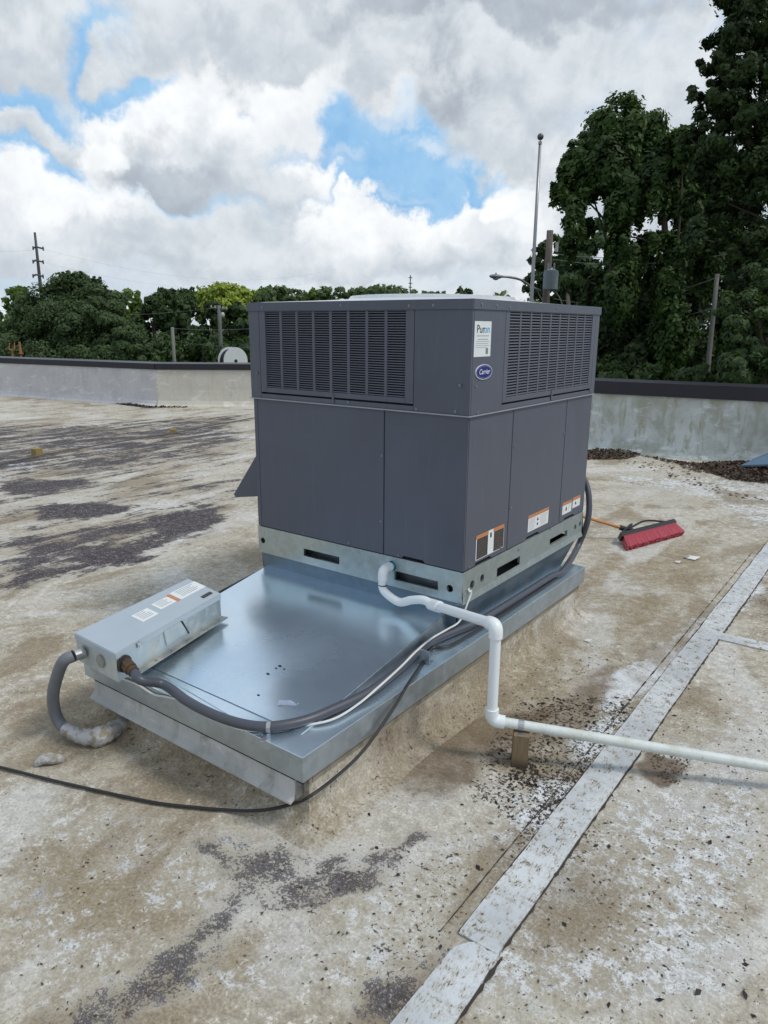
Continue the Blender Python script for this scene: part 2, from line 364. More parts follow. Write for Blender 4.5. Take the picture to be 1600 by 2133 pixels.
# coated roofing: colours driven by noise and by hand-drawn stain masks stored on the mesh
def roofing():
    m, t, p = mat('aged_roof_coating'); o = t.coord()
    dark, white, brown, speck, tan, pepper = [t.attr(a) for a in ('dark', 'white', 'brown', 'speck', 'tan', 'pepper')]
    big = t.noise(o, .9, 6, .6, .3); mid = t.noise(o, 4.5, 6, .65, .4); fine = t.noise(o, 22, 6, .7, .3); grit = t.noise(o, 95, 4, .75)
    streak = t.noise(t.mapping(o, (3.6, .62, 1)), 1.6, 8, .70, .35)       # runs along Y, the direction the sheets lie
    streak2 = t.noise(t.mapping(o, (16, 2.6, 1), loc=(3, 1, 0)), 1.4, 5, .7, .4)
    base = t.mix(t.step(mid, .30, .70), (.315, .275, .210, 1), (.480, .440, .360, 1))
    base = t.mix(t.step(t.add(t.mul(big, .6), t.mul(fine, .4)), .42, .62, 0, .8), base, (.53, .51, .455, 1))
    base = t.mix(t.mul(tan, t.step(t.add(mid, t.mul(grit, .4)), .4, .85, 1.0, .45)), base, (.255, .200, .118, 1))
    # flaked white top coat
    wn = t.add(t.add(t.mul(fine, .6), t.mul(mid, .35)), t.mul(grit, .35))
    wm = t.step(t.add(wn, t.mul(white, .36)), .80, .92)
    base = t.mix(t.mul(wm, .92), base, t.mix(fine, (.55, .58, .61, 1), (.72, .745, .76, 1)))
    base = t.mix(t.mul(t.step(t.add(t.mul(fine, .55), t.mul(grit, .55)), .60, .68), t.sub(1.0, t.mul(tan, .75))), base, (.60, .585, .54, 1))
    lg = t.noise(t.mapping(o, (1, .6, 1), loc=(5, 8, 0)), 1.7, 5, .6, .5)
    base = t.mix(t.step(lg, .51, .62, 0, .80), base, t.mix(grit, (.190, .148, .094, 1), (.33, .275, .195, 1)))
    base = t.mix(t.step(lg, .47, .36, 0, .65), base, t.mix(fine, (.46, .455, .43, 1), (.68, .67, .645, 1)))
    # dark exposed felt
    ds = t.add(t.add(t.mul(streak, .50), t.mul(mid, .28)), t.add(t.mul(fine, .34), t.mul(grit, .18)))
    ds = t.sub(t.mul(ds, 1.75), .49)
    dm = t.step(t.add(ds, t.mul(dark, .50)), .845, .945)
    pn = t.add(t.add(t.mul(grit, .50), t.mul(fine, .42)), t.mul(mid, .38))
    dm = t.math('MAXIMUM', dm, t.mul(t.step(t.add(pn, t.mul(pepper, .23)), .78, .835), .92))
    dcol = t.mix(t.step(t.add(t.mul(fine, .5), t.mul(grit, .5)), .40, .60), (.032, .026, .030, 1), (.090, .078, .084, 1))
    base = t.mix(dm, base, dcol)
    base = t.mix(t.mul(t.mul(dm, t.step(t.add(grit, t.mul(fine, .3)), .72, .82)), .7), base, (.45, .43, .40, 1))
    # brown grime and black rotten-leaf specks
    bm_ = t.step(t.add(t.add(t.mul(mid, .5), t.mul(fine, .5)), t.mul(brown, .55)), .72, .98)
    base = t.mix(t.mul(bm_, .85), base, (.135, .092, .055, 1))
    sp = t.noise(t.mapping(o, (1, 1, 1), loc=(7, 3, 1)), 74, 3, .6, .3)
    sp2 = t.noise(t.mapping(o, (1, 1, 1), loc=(2, 9, 1)), 26, 4, .65, .3)
    sm = t.step(t.add(t.add(t.mul(sp, .65), t.mul(sp2, .4)), t.mul(speck, .105)), .655, .69)
    base = t.mix(t.mul(sm, .9), base, (.045, .032, .024, 1))
    fs = t.step(t.voro(t.mapping(o, (1, .7, 1)), 60), .10, .14, 1, 0)      # pin-point dirt
    base = t.mix(t.mul(t.mul(fs, t.step(fine, .42, .55)), .65), base, (.13, .11, .09, 1))
    gv = t.step(t.add(t.mul(grit, .6), t.mul(fine, .4)), .34, .66, .70, 1.22)
    base = t.mix(1.0, base, t.comb(gv, gv, gv), 'MULTIPLY')
    t.put(p.inputs['Base Color'], base)
    t.put(p.inputs['Roughness'], t.step(wm, 0, 1, .88, .6)); p.inputs['Specular IOR Level'].default_value = .35
    h = t.add(t.add(t.mul(fine, .7), t.mul(grit, .5)), t.add(t.mul(wm, .35), t.mul(sm, .3)))
    h = t.sub(h, t.mul(dm, .45))
    t.put(p.inputs['Normal'], t.bump(h, .55, .012)); return m
ROOF = roofing()
def coating(name, c1, c2, c3, stain=(.20, .17, .12), zfade=None):
    m, t, p = mat(name); o = t.coord()
    big = t.noise(o, 1.8, 6, .62, .5); v = t.noise(t.mapping(o, (7, 7, 1.1)), 1.8, 6, .65, .4); fine = t.noise(o, 30, 5, .7)
    patch = t.noise(t.mapping(o, (1.4, 1.4, 3.2), loc=(4, 2, 0)), 2.2, 5, .62, .7)
    c = t.mix(t.step(big, .36, .62), (*c1, 1), (*c2, 1))
    c = t.mix(t.step(v, .48, .68), c, (*c3, 1))
    c = t.mix(t.step(patch, .55, .66, 0, .7), c, tuple(x*1.25 for x in c2)+(1,))
    c = t.mix(t.mul(t.step(t.add(t.mul(fine, .6), t.mul(v, .5)), .60, .74), .6), c, (*stain, 1))
    t.put(p.inputs['Base Color'], c); p.inputs['Roughness'].default_value = .8; p.inputs['Specular IOR Level'].default_value = .3
    t.put(p.inputs['Normal'], t.bump(t.add(fine, t.mul(big, 2)), .4, .01)); return m
CURBC = coating('curb_coating', (.225, .195, .145), (.285, .255, .20), (.20, .17, .12), (.12, .10, .07))
WALLR = coating('green_grey_parapet', (.34, .355, .31), (.54, .58, .58), (.34, .345, .27), (.24, .22, .16))
WALLS = coating('shaded_parapet', (.47, .46, .48), (.55, .54, .54), (.58, .58, .60), (.17, .15, .18))  # left parapet plaster, cool shade of this face put into the colour
WALLB = coating('sunlit_parapet', (.50, .48, .42), (.54, .52, .46), (.48, .46, .40), (.36, .33, .27))  # same plaster past the corner, warm sunlight put into the colour
COLLAR = galv('collar_metal', (.16, .22, .28), .42, 30, .2)
COPING = simple('black_coping', (.016, .017, .026), .42, .2, .2, 3)

# ------------------------------------------------------------------ ROOF mesh with stain masks
def seg(*a):
    o = []
    for x0, x1, n in a: o.append(np.linspace(x0, x1, n, endpoint=False))
    return np.concatenate(o+[np.array([a[-1][1]])])
gx = seg((-20, -9, 60), (-9, -3, 90), (-3, -1.2, 45), (-1.2, 1.8, 120), (1.8, 4, 30), (4, 9, 14))
gy = seg((-9, -2.6, 16), (-2.6, -1.0, 64), (-1.0, 1.5, 90), (1.5, 4, 60), (4, 9.6, 70))
X, Y = np.meshgrid(gx, gy)
X0, Y0 = X, Y
wob1 = np.sin(X*9.1+Y*5.3)+np.sin(X*21+Y*-17+1.3)*.7+np.sin(Y*37+X*29)*.5+np.sin(X*-53+Y*47)*.35
wob2 = np.sin(Y*8.3-X*6.1+2)+np.sin(Y*23+X*19+.4)*.7+np.sin(Y*-41+X*31)*.5+np.sin(X*61+Y*43)*.35
X, Y = X+.022*wob1, Y+.022*wob2          # ragged edges for the stains
def wpoly(pts): return [(pz(a, b).x, pz(a, b).y) for a, b in pts]
def sdf_poly(pts, X, Y):
    P = np.array(pts); n = len(P); d = np.full(X.shape, 1e9); ins = np.zeros(X.shape, bool)
    for i in range(n):
        a, b = P[i], P[(i+1) % n]; e = b-a
        t = np.clip(((X-a[0])*e[0]+(Y-a[1])*e[1])/(e@e+1e-12), 0, 1)
        d = np.minimum(d, np.hypot(X-a[0]-e[0]*t, Y-a[1]-e[1]*t))
        c = ((a[1] > Y) != (b[1] > Y)) & (X < (b[0]-a[0])*(Y-a[1])/(b[1]-a[1]+1e-12)+a[0]); ins ^= c
    return np.where(ins, -d, d)
def dist_line(pts, X, Y):
    P = np.array(pts); d = np.full(X.shape, 1e9)
    for a, b in zip(P, P[1:]):
        e = b-a; t = np.clip(((X-a[0])*e[0]+(Y-a[1])*e[1])/(e@e+1e-12), 0, 1)
        d = np.minimum(d, np.hypot(X-a[0]-e[0]*t, Y-a[1]-e[1]*t))
    return d
sm = lambda d, s: np.clip(.5-d/(2*s), 0, 1)
def poly_mask(L, X, Y):
    m = np.zeros(X.shape)
    for pts, soft, amt in L: m = np.maximum(m, sm(sdf_poly(wpoly(pts), X, Y), soft)*amt)
    return m
def line_mask(L, X, Y):
    m = np.zeros(X.shape)
    for pts, wd, amt in L:
        d = dist_line(wpoly(pts), X, Y); m = np.maximum(m, np.clip(1.3-d/wd, 0, 1)*amt)
    return m
dark = poly_mask([
    ([(60, 1060), (120, 1045), (262, 1050), (275, 1064), (180, 1080), (80, 1085)], .12, .95),
    ([(140, 1135), (220, 1130), (300, 1150), (330, 1170), (230, 1178), (140, 1172)], .1, .8),
    ([(0, 1118), (170, 1095), (300, 1082), (455, 1055), (478, 1098), (400, 1128), (250, 1172), (140, 1205), (0, 1245)], .16, .62),
    ([(300, 1075), (450, 1055), (470, 1085), (400, 1115), (300, 1110)], .1, .85),
    ([(0, 1005), (70, 995), (230, 1003), (90, 1032), (0, 1033)], .12, .8),
    ([(-200, 872), (200, 878), (520, 856), (530, 1080), (300, 1160), (0, 1245), (-200, 1300)], .4, .36), ([(-100, 885), (200, 880), (520, 862), (525, 930), (300, 985), (0, 1010), (-100, 1010)], .5, .55),
    ([(70, 918), (300, 905), (350, 912), (130, 926)], .2, .8), ([(200, 928), (380, 918), (350, 930), (210, 938)], .2, .8),
    ([(0, 975), (250, 950), (480, 918), (480, 930), (240, 972), (0, 1000)], .15, .5),
    ([(100, 890), (260, 884), (200, 895)], .3, .7),
], X, Y)
dark = np.maximum(dark, line_mask([
    ([(0, 1125), (300, 1075), (520, 1010)], .05, .45), ([(0, 1230), (200, 1180), (460, 1110)], .05, .4),
    ([(120, 1085), (350, 1050), (520, 1000)], .04, .35)], X, Y))
pepper = poly_mask([
    ([(-300, 1000), (2000, 1000), (2000, 2400), (-600, 2400)], .2, .12),
    ([(395, 1765), (600, 1752), (685, 1785), (665, 1840), (590, 1850), (510, 1855), (420, 1790)], .08, .80),
    ([(720, 2140), (728, 2070), (860, 2005), (920, 1935), (950, 1950), (925, 2010), (810, 2140)], .06, .85),
    ([(940, 2140), (1010, 2040), (1100, 1960), (1180, 1990), (1100, 2140)], .05, .22),
    ([(-200, 1040), (530, 1010), (530, 1110), (0, 1245), (-200, 1300)], .3, .30), ([(150, 2133), (420, 1960), (560, 1900), (480, 2000), (250, 2133)], .15, .42),
    ([(60, 1800), (260, 1810), (240, 1880), (90, 1880)], .08, .5), ([(760, 1650), (900, 1560), (960, 1600), (860, 1700)], .06, .4)], X, Y)
pepper = np.maximum(pepper, line_mask([
    ([(80, 2180), (330, 2030), (420, 1930), (520, 1850)], .08, .75), ([(360, 2040), (440, 2010), (470, 1960)], .05, .5),
    ([(610, 1885), (700, 1815)], .05, .8), ([(640, 1890), (800, 1795), (860, 1740)], .045, .85), ([(410, 1770), (600, 1890)], .04, .75),
    ([(120, 1830), (220, 1850)], .06, .4)], X, Y))
white = poly_mask([
    ([(1700, 1000), (1440, 990), (1250, 980), (1260, 1010), (1450, 1040), (1500, 1080), (1600, 1120), (1750, 1120)], .3, .55),
    ([(1600, 1180), (1500, 1250), (1380, 1340), (1280, 1440), (1180, 1540), (1060, 1700), (1000, 1850), (1100, 1850), (1230, 1600), (1330, 1500), (1450, 1330), (1600, 1240)], .06, .75),
    ([(1440, 1300), (1360, 1340), (1260, 1430), (1280, 1480), (1400, 1390)], .03, 1.0),
    ([(0, 1550), (150, 1650), (400, 1700), (700, 1740), (1000, 1700), (1600, 1400), (1600, 2140), (0, 2140)], .12, .40),
    ([(1000, 1800), (1600, 1500), (1600, 2140), (900, 2140)], .1, .52),
    ([(750, 1660), (900, 1610), (1020, 1640), (900, 1720), (780, 1700)], .09, .50),
    ([(0, 965), (60, 962), (75, 975), (20, 978)], .05, 1.0), ([(360, 1120), (395, 1116), (400, 1125), (365, 1130)], .04, 1.2)], X, Y)
brown = poly_mask([
    ([(780, 1640), (820, 1540), (960, 1500), (1100, 1470), (1240, 1390), (1330, 1370), (1280, 1480), (1180, 1560), (1050, 1600), (960, 1680)], .07, .72), ([(640, 1700), (900, 1480), (1200, 1260), (1230, 1300), (950, 1540), (700, 1720)], .07, .42),
    ([(1350, 1570), (1440, 1580), (1430, 1630), (1380, 1640), (1340, 1600)], .03, .95),
    ([(1350, 1520), (1460, 1540), (1400, 1560)], .04, .5),
    ([(1560, 1240), (1640, 1200), (1640, 1330), (1580, 1300)], .06, .6), ([(1540, 2050), (1640, 2000), (1640, 2140), (1540, 2140)], .05, .6),
    ([(900, 2200), (1080, 1950), (1250, 1800), (1400, 1900), (1300, 2200)], .15, .40), ([(1380, 1480), (1620, 1500), (1640, 1800), (1450, 1760)], .12, .30), ([(1240, 1000), (1400, 1010), (1500, 1050), (1400, 1070), (1250, 1050)], .2, .45),
    ([(850, 1820), (980, 1780), (960, 1860), (870, 1900)], .04, .45), ([(960, 2040), (1120, 1990), (1100, 2100), (960, 2100)], .04, .4),
    ([(1480, 1800), (1560, 1790), (1540, 1860)], .04, .5), ([(0, 2000), (40, 2010), (20, 2080)], .04, .7), ([(1360, 1680), (1440, 1690), (1420, 1720)], .03, .6),
    ([(1200, 1140), (1260, 1150), (1230, 1175)], .1, .5)], X, Y)
speck = poly_mask([
    ([(1090, 1450), (1290, 1440), (1340, 1500), (1280, 1600), (1200, 1700), (1090, 1740), (980, 1660), (1010, 1560)], .06, 1.0),
    ([(1100, 1620), (1300, 1560), (1240, 1700), (1180, 1800), (1090, 1800)], .04, 1.15),
    ([(780, 1760), (1000, 1740), (960, 1900), (800, 1900)], .05, .55), ([(690, 1980), (900, 1850), (960, 1900), (800, 2080)], .05, .7),
    ([(900, 2133), (1100, 1900), (1600, 1500), (1600, 2133)], .1, .35), ([(1180, 1350), (1300, 1340), (1300, 1400), (1180, 1420)], .05, .6),
    ([(1560, 1230), (1640, 1200), (1640, 1330), (1570, 1330)], .05, .7), ([(1450, 990), (1640, 990), (1640, 1040)], .2, .9),
    ([(540, 1840), (760, 1790), (700, 1950), (520, 1980)], .06, .4)], X, Y)
tan = poly_mask([
    ([(560, 1720), (640, 1690), (900, 1480), (1215, 1250), (1240, 1120), (1500, 1120), (1470, 1220), (1300, 1350), (1150, 1440), (1000, 1580), (800, 1650), (650, 1720)], .09, .95),
    ([(0, 1290), (200, 1250), (480, 1130), (560, 1160), (480, 1240), (150, 1330), (100, 1420), (0, 1450)], .2, .45),
    ([(0, 1480), (110, 1440), (200, 1480), (300, 1540), (500, 1640), (560, 1700), (300, 1680), (0, 1600)], .1, .5),
    ([(0, 1760), (160, 1780), (380, 1830), (380, 1900), (200, 1960), (0, 1960)], .1, .75),
    ([(420, 1990), (560, 1910), (700, 1900), (640, 2050), (430, 2140), (330, 2140)], .08, .8),
    ([(0, 1060), (60, 1040), (100, 1100), (0, 1120)], .15, .4)], X, Y)
ridge = line_mask([([(410, 1770), (520, 1850), (660, 1905)], .03, 1), ([(300, 2133), (520, 1850)], .03, .8), ([(615, 1890), (860, 1740)], .03, .8)], X, Y)
X, Y = X0, Y0
Z = .0010*np.sin(X*1.3+.4)*np.cos(Y*1.1) + .0006*np.sin(X*3.1+Y*2.3) - .0025*np.clip(dark, 0, 1) + .005*ridge
Z = np.minimum(Z, .006)-.0016
ROOF_POLY = [(-20, 5.3), (-11.15, 6.80), (-9.6, 7.95), (-8.4, 8.85), (-2.05, 7.25), (9, 8.5), (9, -9), (-20, -9)]
nyg, nxg = X.shape
Vr = np.stack([X, Y, Z], -1).reshape(-1, 3)
ii = np.arange(nyg*nxg).reshape(nyg, nxg)
Q = np.stack([ii[:-1, :-1], ii[:-1, 1:], ii[1:, 1:], ii[1:, :-1]], -1).reshape(-1, 4)
cc = Vr[Q].mean(1); Q = Q[sdf_poly(ROOF_POLY, cc[:, 0], cc[:, 1]) < .05]
def np_mesh(name, V, Qd, smooth=False):
    me = bpy.data.meshes.new(name); n = Qd.shape[1]
    me.vertices.add(len(V)); me.vertices.foreach_set('co', V.astype(np.float32).ravel())
    me.loops.add(Qd.size); me.loops.foreach_set('vertex_index', Qd.astype(np.int32).ravel())
    me.polygons.add(len(Qd)); me.polygons.foreach_set('loop_start', np.arange(0, Qd.size, n, dtype=np.int32))
    me.update(calc_edges=True)
    if smooth: me.shade_smooth()
    return me
me = np_mesh('roof', Vr, Q, True)
for nm, arr in (('dark', dark), ('pepper', pepper), ('white', white), ('brown', brown), ('speck', speck), ('tan', tan)):
    a = me.attributes.new(nm, 'FLOAT', 'POINT'); a.data.foreach_set('value', arr.astype(np.float32).ravel())
roof = tag(link('roof', me, ROOF), kind='structure')
def stripmat():
    m, t, p = mat('seam_tape'); o = t.coord()
    f = t.noise(o, 26, 5, .7, .4); g_ = t.noise(t.mapping(o, (3, 1, 1)), 60, 4, .7); b = t.noise(o, 3, 4, .6)
    c = t.mix(t.step(b, .35, .65), (.42, .45, .475, 1), (.57, .60, .62, 1))
    c = t.mix(t.step(t.add(t.mul(f, .6), t.mul(g_, .45)), .48, .64, 0, .8), c, (.33, .29, .22, 1))
    c = t.mix(t.step(t.add(t.mul(f, .5), t.mul(g_, .55)), .585, .64, 0, .9), c, (.05, .04, .03, 1))
    t.put(p.inputs['Base Color'], c); p.inputs['Roughness'].default_value = .7
    t.put(p.inputs['Normal'], t.bump(t.add(f, g_), .4, .004)); return m
STRIP = stripmat()
def strip(name, outline, z, th=.006):
    mb = MB(); mb.prism([(x, y) for x, y in outline], (0, 0, z-th+.002), (1, 0, 0), (0, 1, 0), (0, 0, th))
    return mb.build(name, STRIP, roof)
def wob(x0, x1, y0, y1, n=40, a=.0035):
    L = [(x0+random.uniform(-a, a), y0+(y1-y0)*i/n) for i in range(n+1)]
    Rr = [(x1+random.uniform(-a, a), y0+(y1-y0)*i/n) for i in range(n+1)]
    return L+Rr[::-1]
o_ = wob(.700, .820, -1.175, 6.9)
strip('seam_strip', o_, .0045)
strip('seam_strip', [(.712, -2.6), (.832, -2.6), (.828, -1.3), (.822, -1.168), (.790, -1.180), (.765, -1.165), (.738, -1.185), (.712, -1.225), (.705, -1.6)], .003)
def dirt_line(x0, y0, y1, wd):
    n_ = int((y1-y0)/.02); Vd = []; Fd = []
    for i_ in range(n_+1):
        y_ = y0+(y1-y0)*i_/n_; w_ = wd*random.choice((.25, .5, .8, 1, 1, 1.5, 2.0))*.5; Vd += [(x0-w_, y_, .0022), (x0+w_, y_, .0022)]
    Fd = [(2*i_, 2*i_+1, 2*i_+3, 2*i_+2) for i_ in range(n_)]
    return mesh('dirt_line', Vd, Fd, DARKDIRT, roof)
DARKDIRT = simple('dark_dirt', (.04, .033, .027), .9, 0, .5, 40)
dirt_line(.8235, -1.16, 6.8, .008); dirt_line(.6975, -1.17, 6.8, .007); dirt_line(.8325, -2.6, -1.17, .008); dirt_line(.655, -1.2, 3.2, .004)
a1, a2, a3, a4 = pz(1497, 1318), pz(1700, 1362), pz(1700, 1380), pz(1490, 1331)
strip('seam_strip', [(a.x, a.y) for a in (a1, a2, a3, a4)], .003)

# ground and building body
def grassm():
    m, t, p = mat('grass_ground'); o = t.coord(); n = t.noise(o, .2, 6, .6); f = t.noise(o, 3, 5, .7)
    c = t.mix(n, (.035, .06, .02, 1), (.08, .10, .04, 1)); c = t.mix(t.step(f, .4, .7, 0, .5), c, (.10, .09, .05, 1))
    t.put(p.inputs['Base Color'], c); p.inputs['Roughness'].default_value = .9; return m
GZ = -3.2
mesh('ground', [(-900, -900, GZ), (900, -900, GZ), (900, 900, GZ), (-900, 900, GZ)], [(0, 1, 2, 3)], grassm())['kind'] = 'structure'
mb = MB(); mb.prism(ROOF_POLY, (0, 0, GZ-.1), (1, 0, 0), (0, 1, 0), (0, 0, -GZ-.05))
tag(mb.build('building_body', simple('brick_like', (.28, .22, .18), .8)), kind='structure')

# ------------------------------------------------------------------ parapets
def sweep(path, prof, name, matl, parent, wob_=0.0):
    P = [Vector((a, b)) for a, b in path]; N = []
    for i in range(len(P)):
        d1_ = (P[i]-P[i-1]).normalized() if i else (P[1]-P[0]).normalized()
        d2_ = (P[i+1]-P[i]).normalized() if i < len(P)-1 else d1_
        n_a = Vector((d1_.y, -d1_.x)); n_b = Vector((d2_.y, -d2_.x)); n_ = (n_a+n_b).normalized(); N.append(n_/max(.3, n_.dot(n_a)))
    V = []; F = []; k = len(prof)
    for p, n_ in zip(P, N):
        for (o, z) in prof:
            q = p+n_*o; V.append((q.x, q.y, z))
    for i in range(len(P)-1):
        for j in range(k):
            F.append((i*k+j, i*k+(j+1) % k, (i+1)*k+(j+1) % k, (i+1)*k+j))
    F.append(tuple(range(k))[::-1]); F.append(tuple((len(P)-1)*k+j for j in range(k)))
    ob = mesh(name, V, F, matl, parent); bm = bmesh.new(); bm.from_mesh(ob.data); bmesh.ops.recalc_face_normals(bm, faces=bm.faces); bm.to_mesh(ob.data); bm.free()
    return ob
def subdiv(a, b, n): return [(a[0]+(b[0]-a[0])*i/n, a[1]+(b[1]-a[1])*i/n) for i in range(n+1)]
def wallprof(h, cant=.10): return [(cant+.02, -.02), (cant, .012), (cant*.55, .05), (cant*.22, .12), (cant*.08, .22), (0, .34), (0, h), (-.28, h), (-.28, -.02)]
def copprof(h): return [(.03, h-.115), (.03, h+.004), (-.30, h+.022), (-.30, h-.1), (-.284, h-.1), (-.284, h+.002), (.012, h+.002), (.012, h-.115)]
PL0, PL1, PL2, PL3 = (-20, 5.12), (-11.12, 6.64), (-9.35, 8.02), (-8.4, 8.75)
L = empty('parapet_wall', (*PL1, 0), 'low roof parapet with black coping turning a corner at the left, streaked plaster', 'parapet wall')
sweep(subdiv(PL0, PL1, 8), wallprof(.80), 'wall_face', WALLS, L)
sweep([PL1, PL2, PL3], wallprof(.80), 'wall_face', WALLB, L)
sweep(subdiv(PL0, PL1, 4), copprof(.86), 'coping', COPING, L)
sweep([PL1, PL2, PL3], copprof(.86), 'coping', COPING, L)
# pale patch of new membrane on the left wall
nb = (Vector(PL1)-Vector(PL0)).normalized()
pa = pz(-160, 822); pb = pz(36, 822)
def on_left(s_, z, off=.03):
    q = Vector(PL0)+nb*s_; n_ = Vector((nb.y, -nb.x)); return (q.x+n_.x*off, q.y+n_.y*off, z)
mesh('membrane_patch', [on_left(0, .05, .09), on_left(4.05, .05, .09), on_left(4.05, .33, .012), on_left(0, .33, .012)], [(0, 1, 2, 3)], simple('new_membrane', (.50, .56, .60), .6), L)
PR0, PR1 = (-2.6, 7.03), (9, 8.35)
Rw = empty('parapet_wall', (0, 7.2, 0), 'low roof parapet behind the broom on the right, green-grey stained plaster under dark coping', 'parapet wall')
sweep([PL3, (-5.5, 7.9), PR0]+subdiv(PR0, PR1, 10)[1:], wallprof(.83, .16), 'wall_face', WALLR, Rw)
for a, b in ((0, .42), (.42, .86), (.86, 1.0)):
    A = [PR0[k]+(PR1[k]-PR0[k])*a for k in (0, 1)]; B = [PR0[k]+(PR1[k]-PR0[k])*b-.002 for k in (0, 1)]
    pr = [(o, z) for o, z in copprof(.93)]; pr[0] = (.03, .765); pr[-1] = (.012, .765)
    sweep([A, B], pr, 'coping', COPING, Rw)
sweep([PL3, (-5.5, 7.9), PR0], copprof(.93), 'coping', COPING, Rw)

# ------------------------------------------------------------------ roof curb (coated base)
cb = empty('roof_curb', (-.5, 0, 0), 'rectangular coated roof curb under the galvanized cover, tan plaster sides', 'roof curb')
cx0, cx1, cy0, cy1 = -1.115, .068, -1.085, 1.215
def ring(prof, name, matl, parent, x0=cx0, x1=cx1, y0=cy0, y1=cy1, n=26, na=7):
    V = []; F = []; per = []
    for (o, z) in prof:
        oo = max(o, .001); lp = []
        cs = [(x0, y0, 180), (x1, y0, 270), (x1, y1, 0), (x0, y1, 90)]
        for k in range(4):
            ax_, ay_, a0 = cs[k]; bx_, by_, _b = cs[(k+1) % 4]
            for q in range(na+1):
                t_ = R(a0+90*q/na); lp.append((ax_+oo*math.cos(t_), ay_+oo*math.sin(t_)))
            e_ = lp[-1]; f_ = (bx_+oo*math.cos(R(cs[(k+1) % 4][2])), by_+oo*math.sin(R(cs[(k+1) % 4][2])))
            for q in range(1, n): lp.append((e_[0]+(f_[0]-e_[0])*q/n, e_[1]+(f_[1]-e_[1])*q/n))
        per.append(lp)
    m_ = len(per[0])
    for j, lp in enumerate(per):
        for i, q in enumerate(lp):
            wv = .012*(math.sin(i*.37+j*.5)+.6*math.sin(i*.91))*(1.0 if j < 3 else .15)
            V.append((q[0]+wv*(1 if q[0] > -.5 else -1)*.6, q[1]+wv*(1 if q[1] > 0 else -1)*.6, prof[j][1]))
    for j in range(len(per)-1):
        for i in range(m_): F.append((j*m_+i, j*m_+(i+1) % m_, (j+1)*m_+(i+1) % m_, (j+1)*m_+i))
    ob = mesh(name, V, F, matl, parent, smooth=True)
    Vn = np.array(V); zz = Vn[:, 2]
    for nm, v in (('tan', .9-2.0*zz), ('brown', .45*np.clip(.5+np.sin(Vn[:, 0]*7+Vn[:, 1]*9), 0, 1)*(Vn[:, 0] > 0)+.12), ('white', .0*zz), ('speck', .35-2*zz), ('dark', .1*zz), ('pepper', .0*zz)):
        a = ob.data.attributes.new(nm, 'FLOAT', 'POINT'); a.data.foreach_set('value', v.astype(np.float32))
    return ob
ring([(.13, -.010), (.095, .0015), (.06, .009), (.03, .026), (.010, .055), (.002, .10), (0, .165)], 'curb_side', ROOF, cb)
mb = MB()
for (x0, x1, y0, y1) in ((cx0-.006, cx1+.006, cy0-.006, cy0+.01), (cx0-.006, cx1+.006, cy1-.01, cy1+.006), (cx0-.006, cx0+.01, cy0+.012, cy1-.012), (cx1-.01, cx1+.006, cy0+.012, cy1-.012)):
    mb.box(x0, x1, y0, y1, .160, .214, .002)
mb.build('curb_rim', CURBC, cb)
# old sheet apron with a drip lip on the front
mb = MB(); mb.prism([(0, .205), (-.006, .205), (-.020, .125), (-.042, .108), (-.042, .100), (-.014, .112), (.004, .130)], (cx0+.0, cy0-.02, 0), (0, 1, 0), (0, 0, 1), (1.155, 0, 0))
mb.build('drip_lip', coating('chalky_metal', (.40, .41, .40), (.50, .50, .48), (.36, .36, .34), (.20, .18, .14)), cb)
mb = MB(); mb.box(cx0, cx1+.004, cy0-.0330, cy0-.0275, .174, .1995); mb.build('gap_shade_strip', DARK, cb)  # black strip standing in for the shade in the gap under the flange
mb = MB(); mb.prism([(0, 0), (.05, .004), (.055, .09), (.0, .09)], (cx0+1.157, cy0-.04, .11), (0, 1, 0), (0, 0, 1), (.004, 0, 0)); mb.build('end_plate', GALV_OLD, cb)

# ------------------------------------------------------------------ curb adapter (galvanised cover)
ad = empty('curb_adapter', (-.5, 0, .2), 'shiny galvanized sheet metal curb cover sloping down in front of the grey unit', 'sheet metal cover')
fx0, fx1, fy0, fy1 = -1.145, .092, -1.140, 1.245
mb = MB()
for (x0, x1, y0, y1) in ((fx0, fx1, fy0, fy0+.003), (fx0, fx1, fy1-.003, fy1)): mb.box(x0, x1, y0, y1, .200, .290)
for (x0, x1) in ((fx0, fx0+.003), (fx1-.003, fx1)): mb.box(x0, x1, fy0+.0032, fy1-.0032, .200, .290)
mb.build('flange', GALV_SIDE, ad)
mb = MB(); mb.box(fx0-.001, fx1+.001, fy0-.001, fy1+.001, .2902, .2932, .001); mb.build('shelf_sheet', GALV_SIDE if False else GALV_TOP, ad)
# wedge : sloping top, slightly oil-canned
nx_, ny_ = 30, 30; V = []; F = []
def wx(v): # left/right edges as function of v (0 front .. 1 unit)
    return (-1.095-.125*max(0, (v-.35)/.65), -.002-.088*v)
for j in range(ny_+1):
    v = j/ny_; y = -1.045+(1.045+.012)*v; xl, xr = wx(v)
    for i in range(nx_+1):
        u = i/nx_; z = .2975+.0655*v+.0035*math.sin(u*5.2+v*2.2)*math.sin(v*4+1)*min(1, 8*u*(1-u))*min(1, 8*v*(1-v))
        V.append((xl+(xr-xl)*u, y, z))
for j in range(ny_):
    for i in range(nx_):
        a = j*(nx_+1)+i; F.append((a, a+1, a+nx_+2, a+nx_+1))
mesh('sloping_sheet', V, F, GALV_TOP, ad, True)
mb = MB()
A = [(.000, -1.045, .2935), (-.002, -1.045, .2957), (-.090, .012, .3617), (-.070, .012, .2935)]
mb.quad(*A); mb.quad((-1.095, -1.045, .2935), (-1.22, .012, .2935), (-1.22, .012, .3617), (-1.095, -1.045, .2957))
mb.quad((-1.095, -1.045, .2935), (-1.095, -1.045, .2957), (-.002, -1.045, .2957), (-.002, -1.045, .2935))
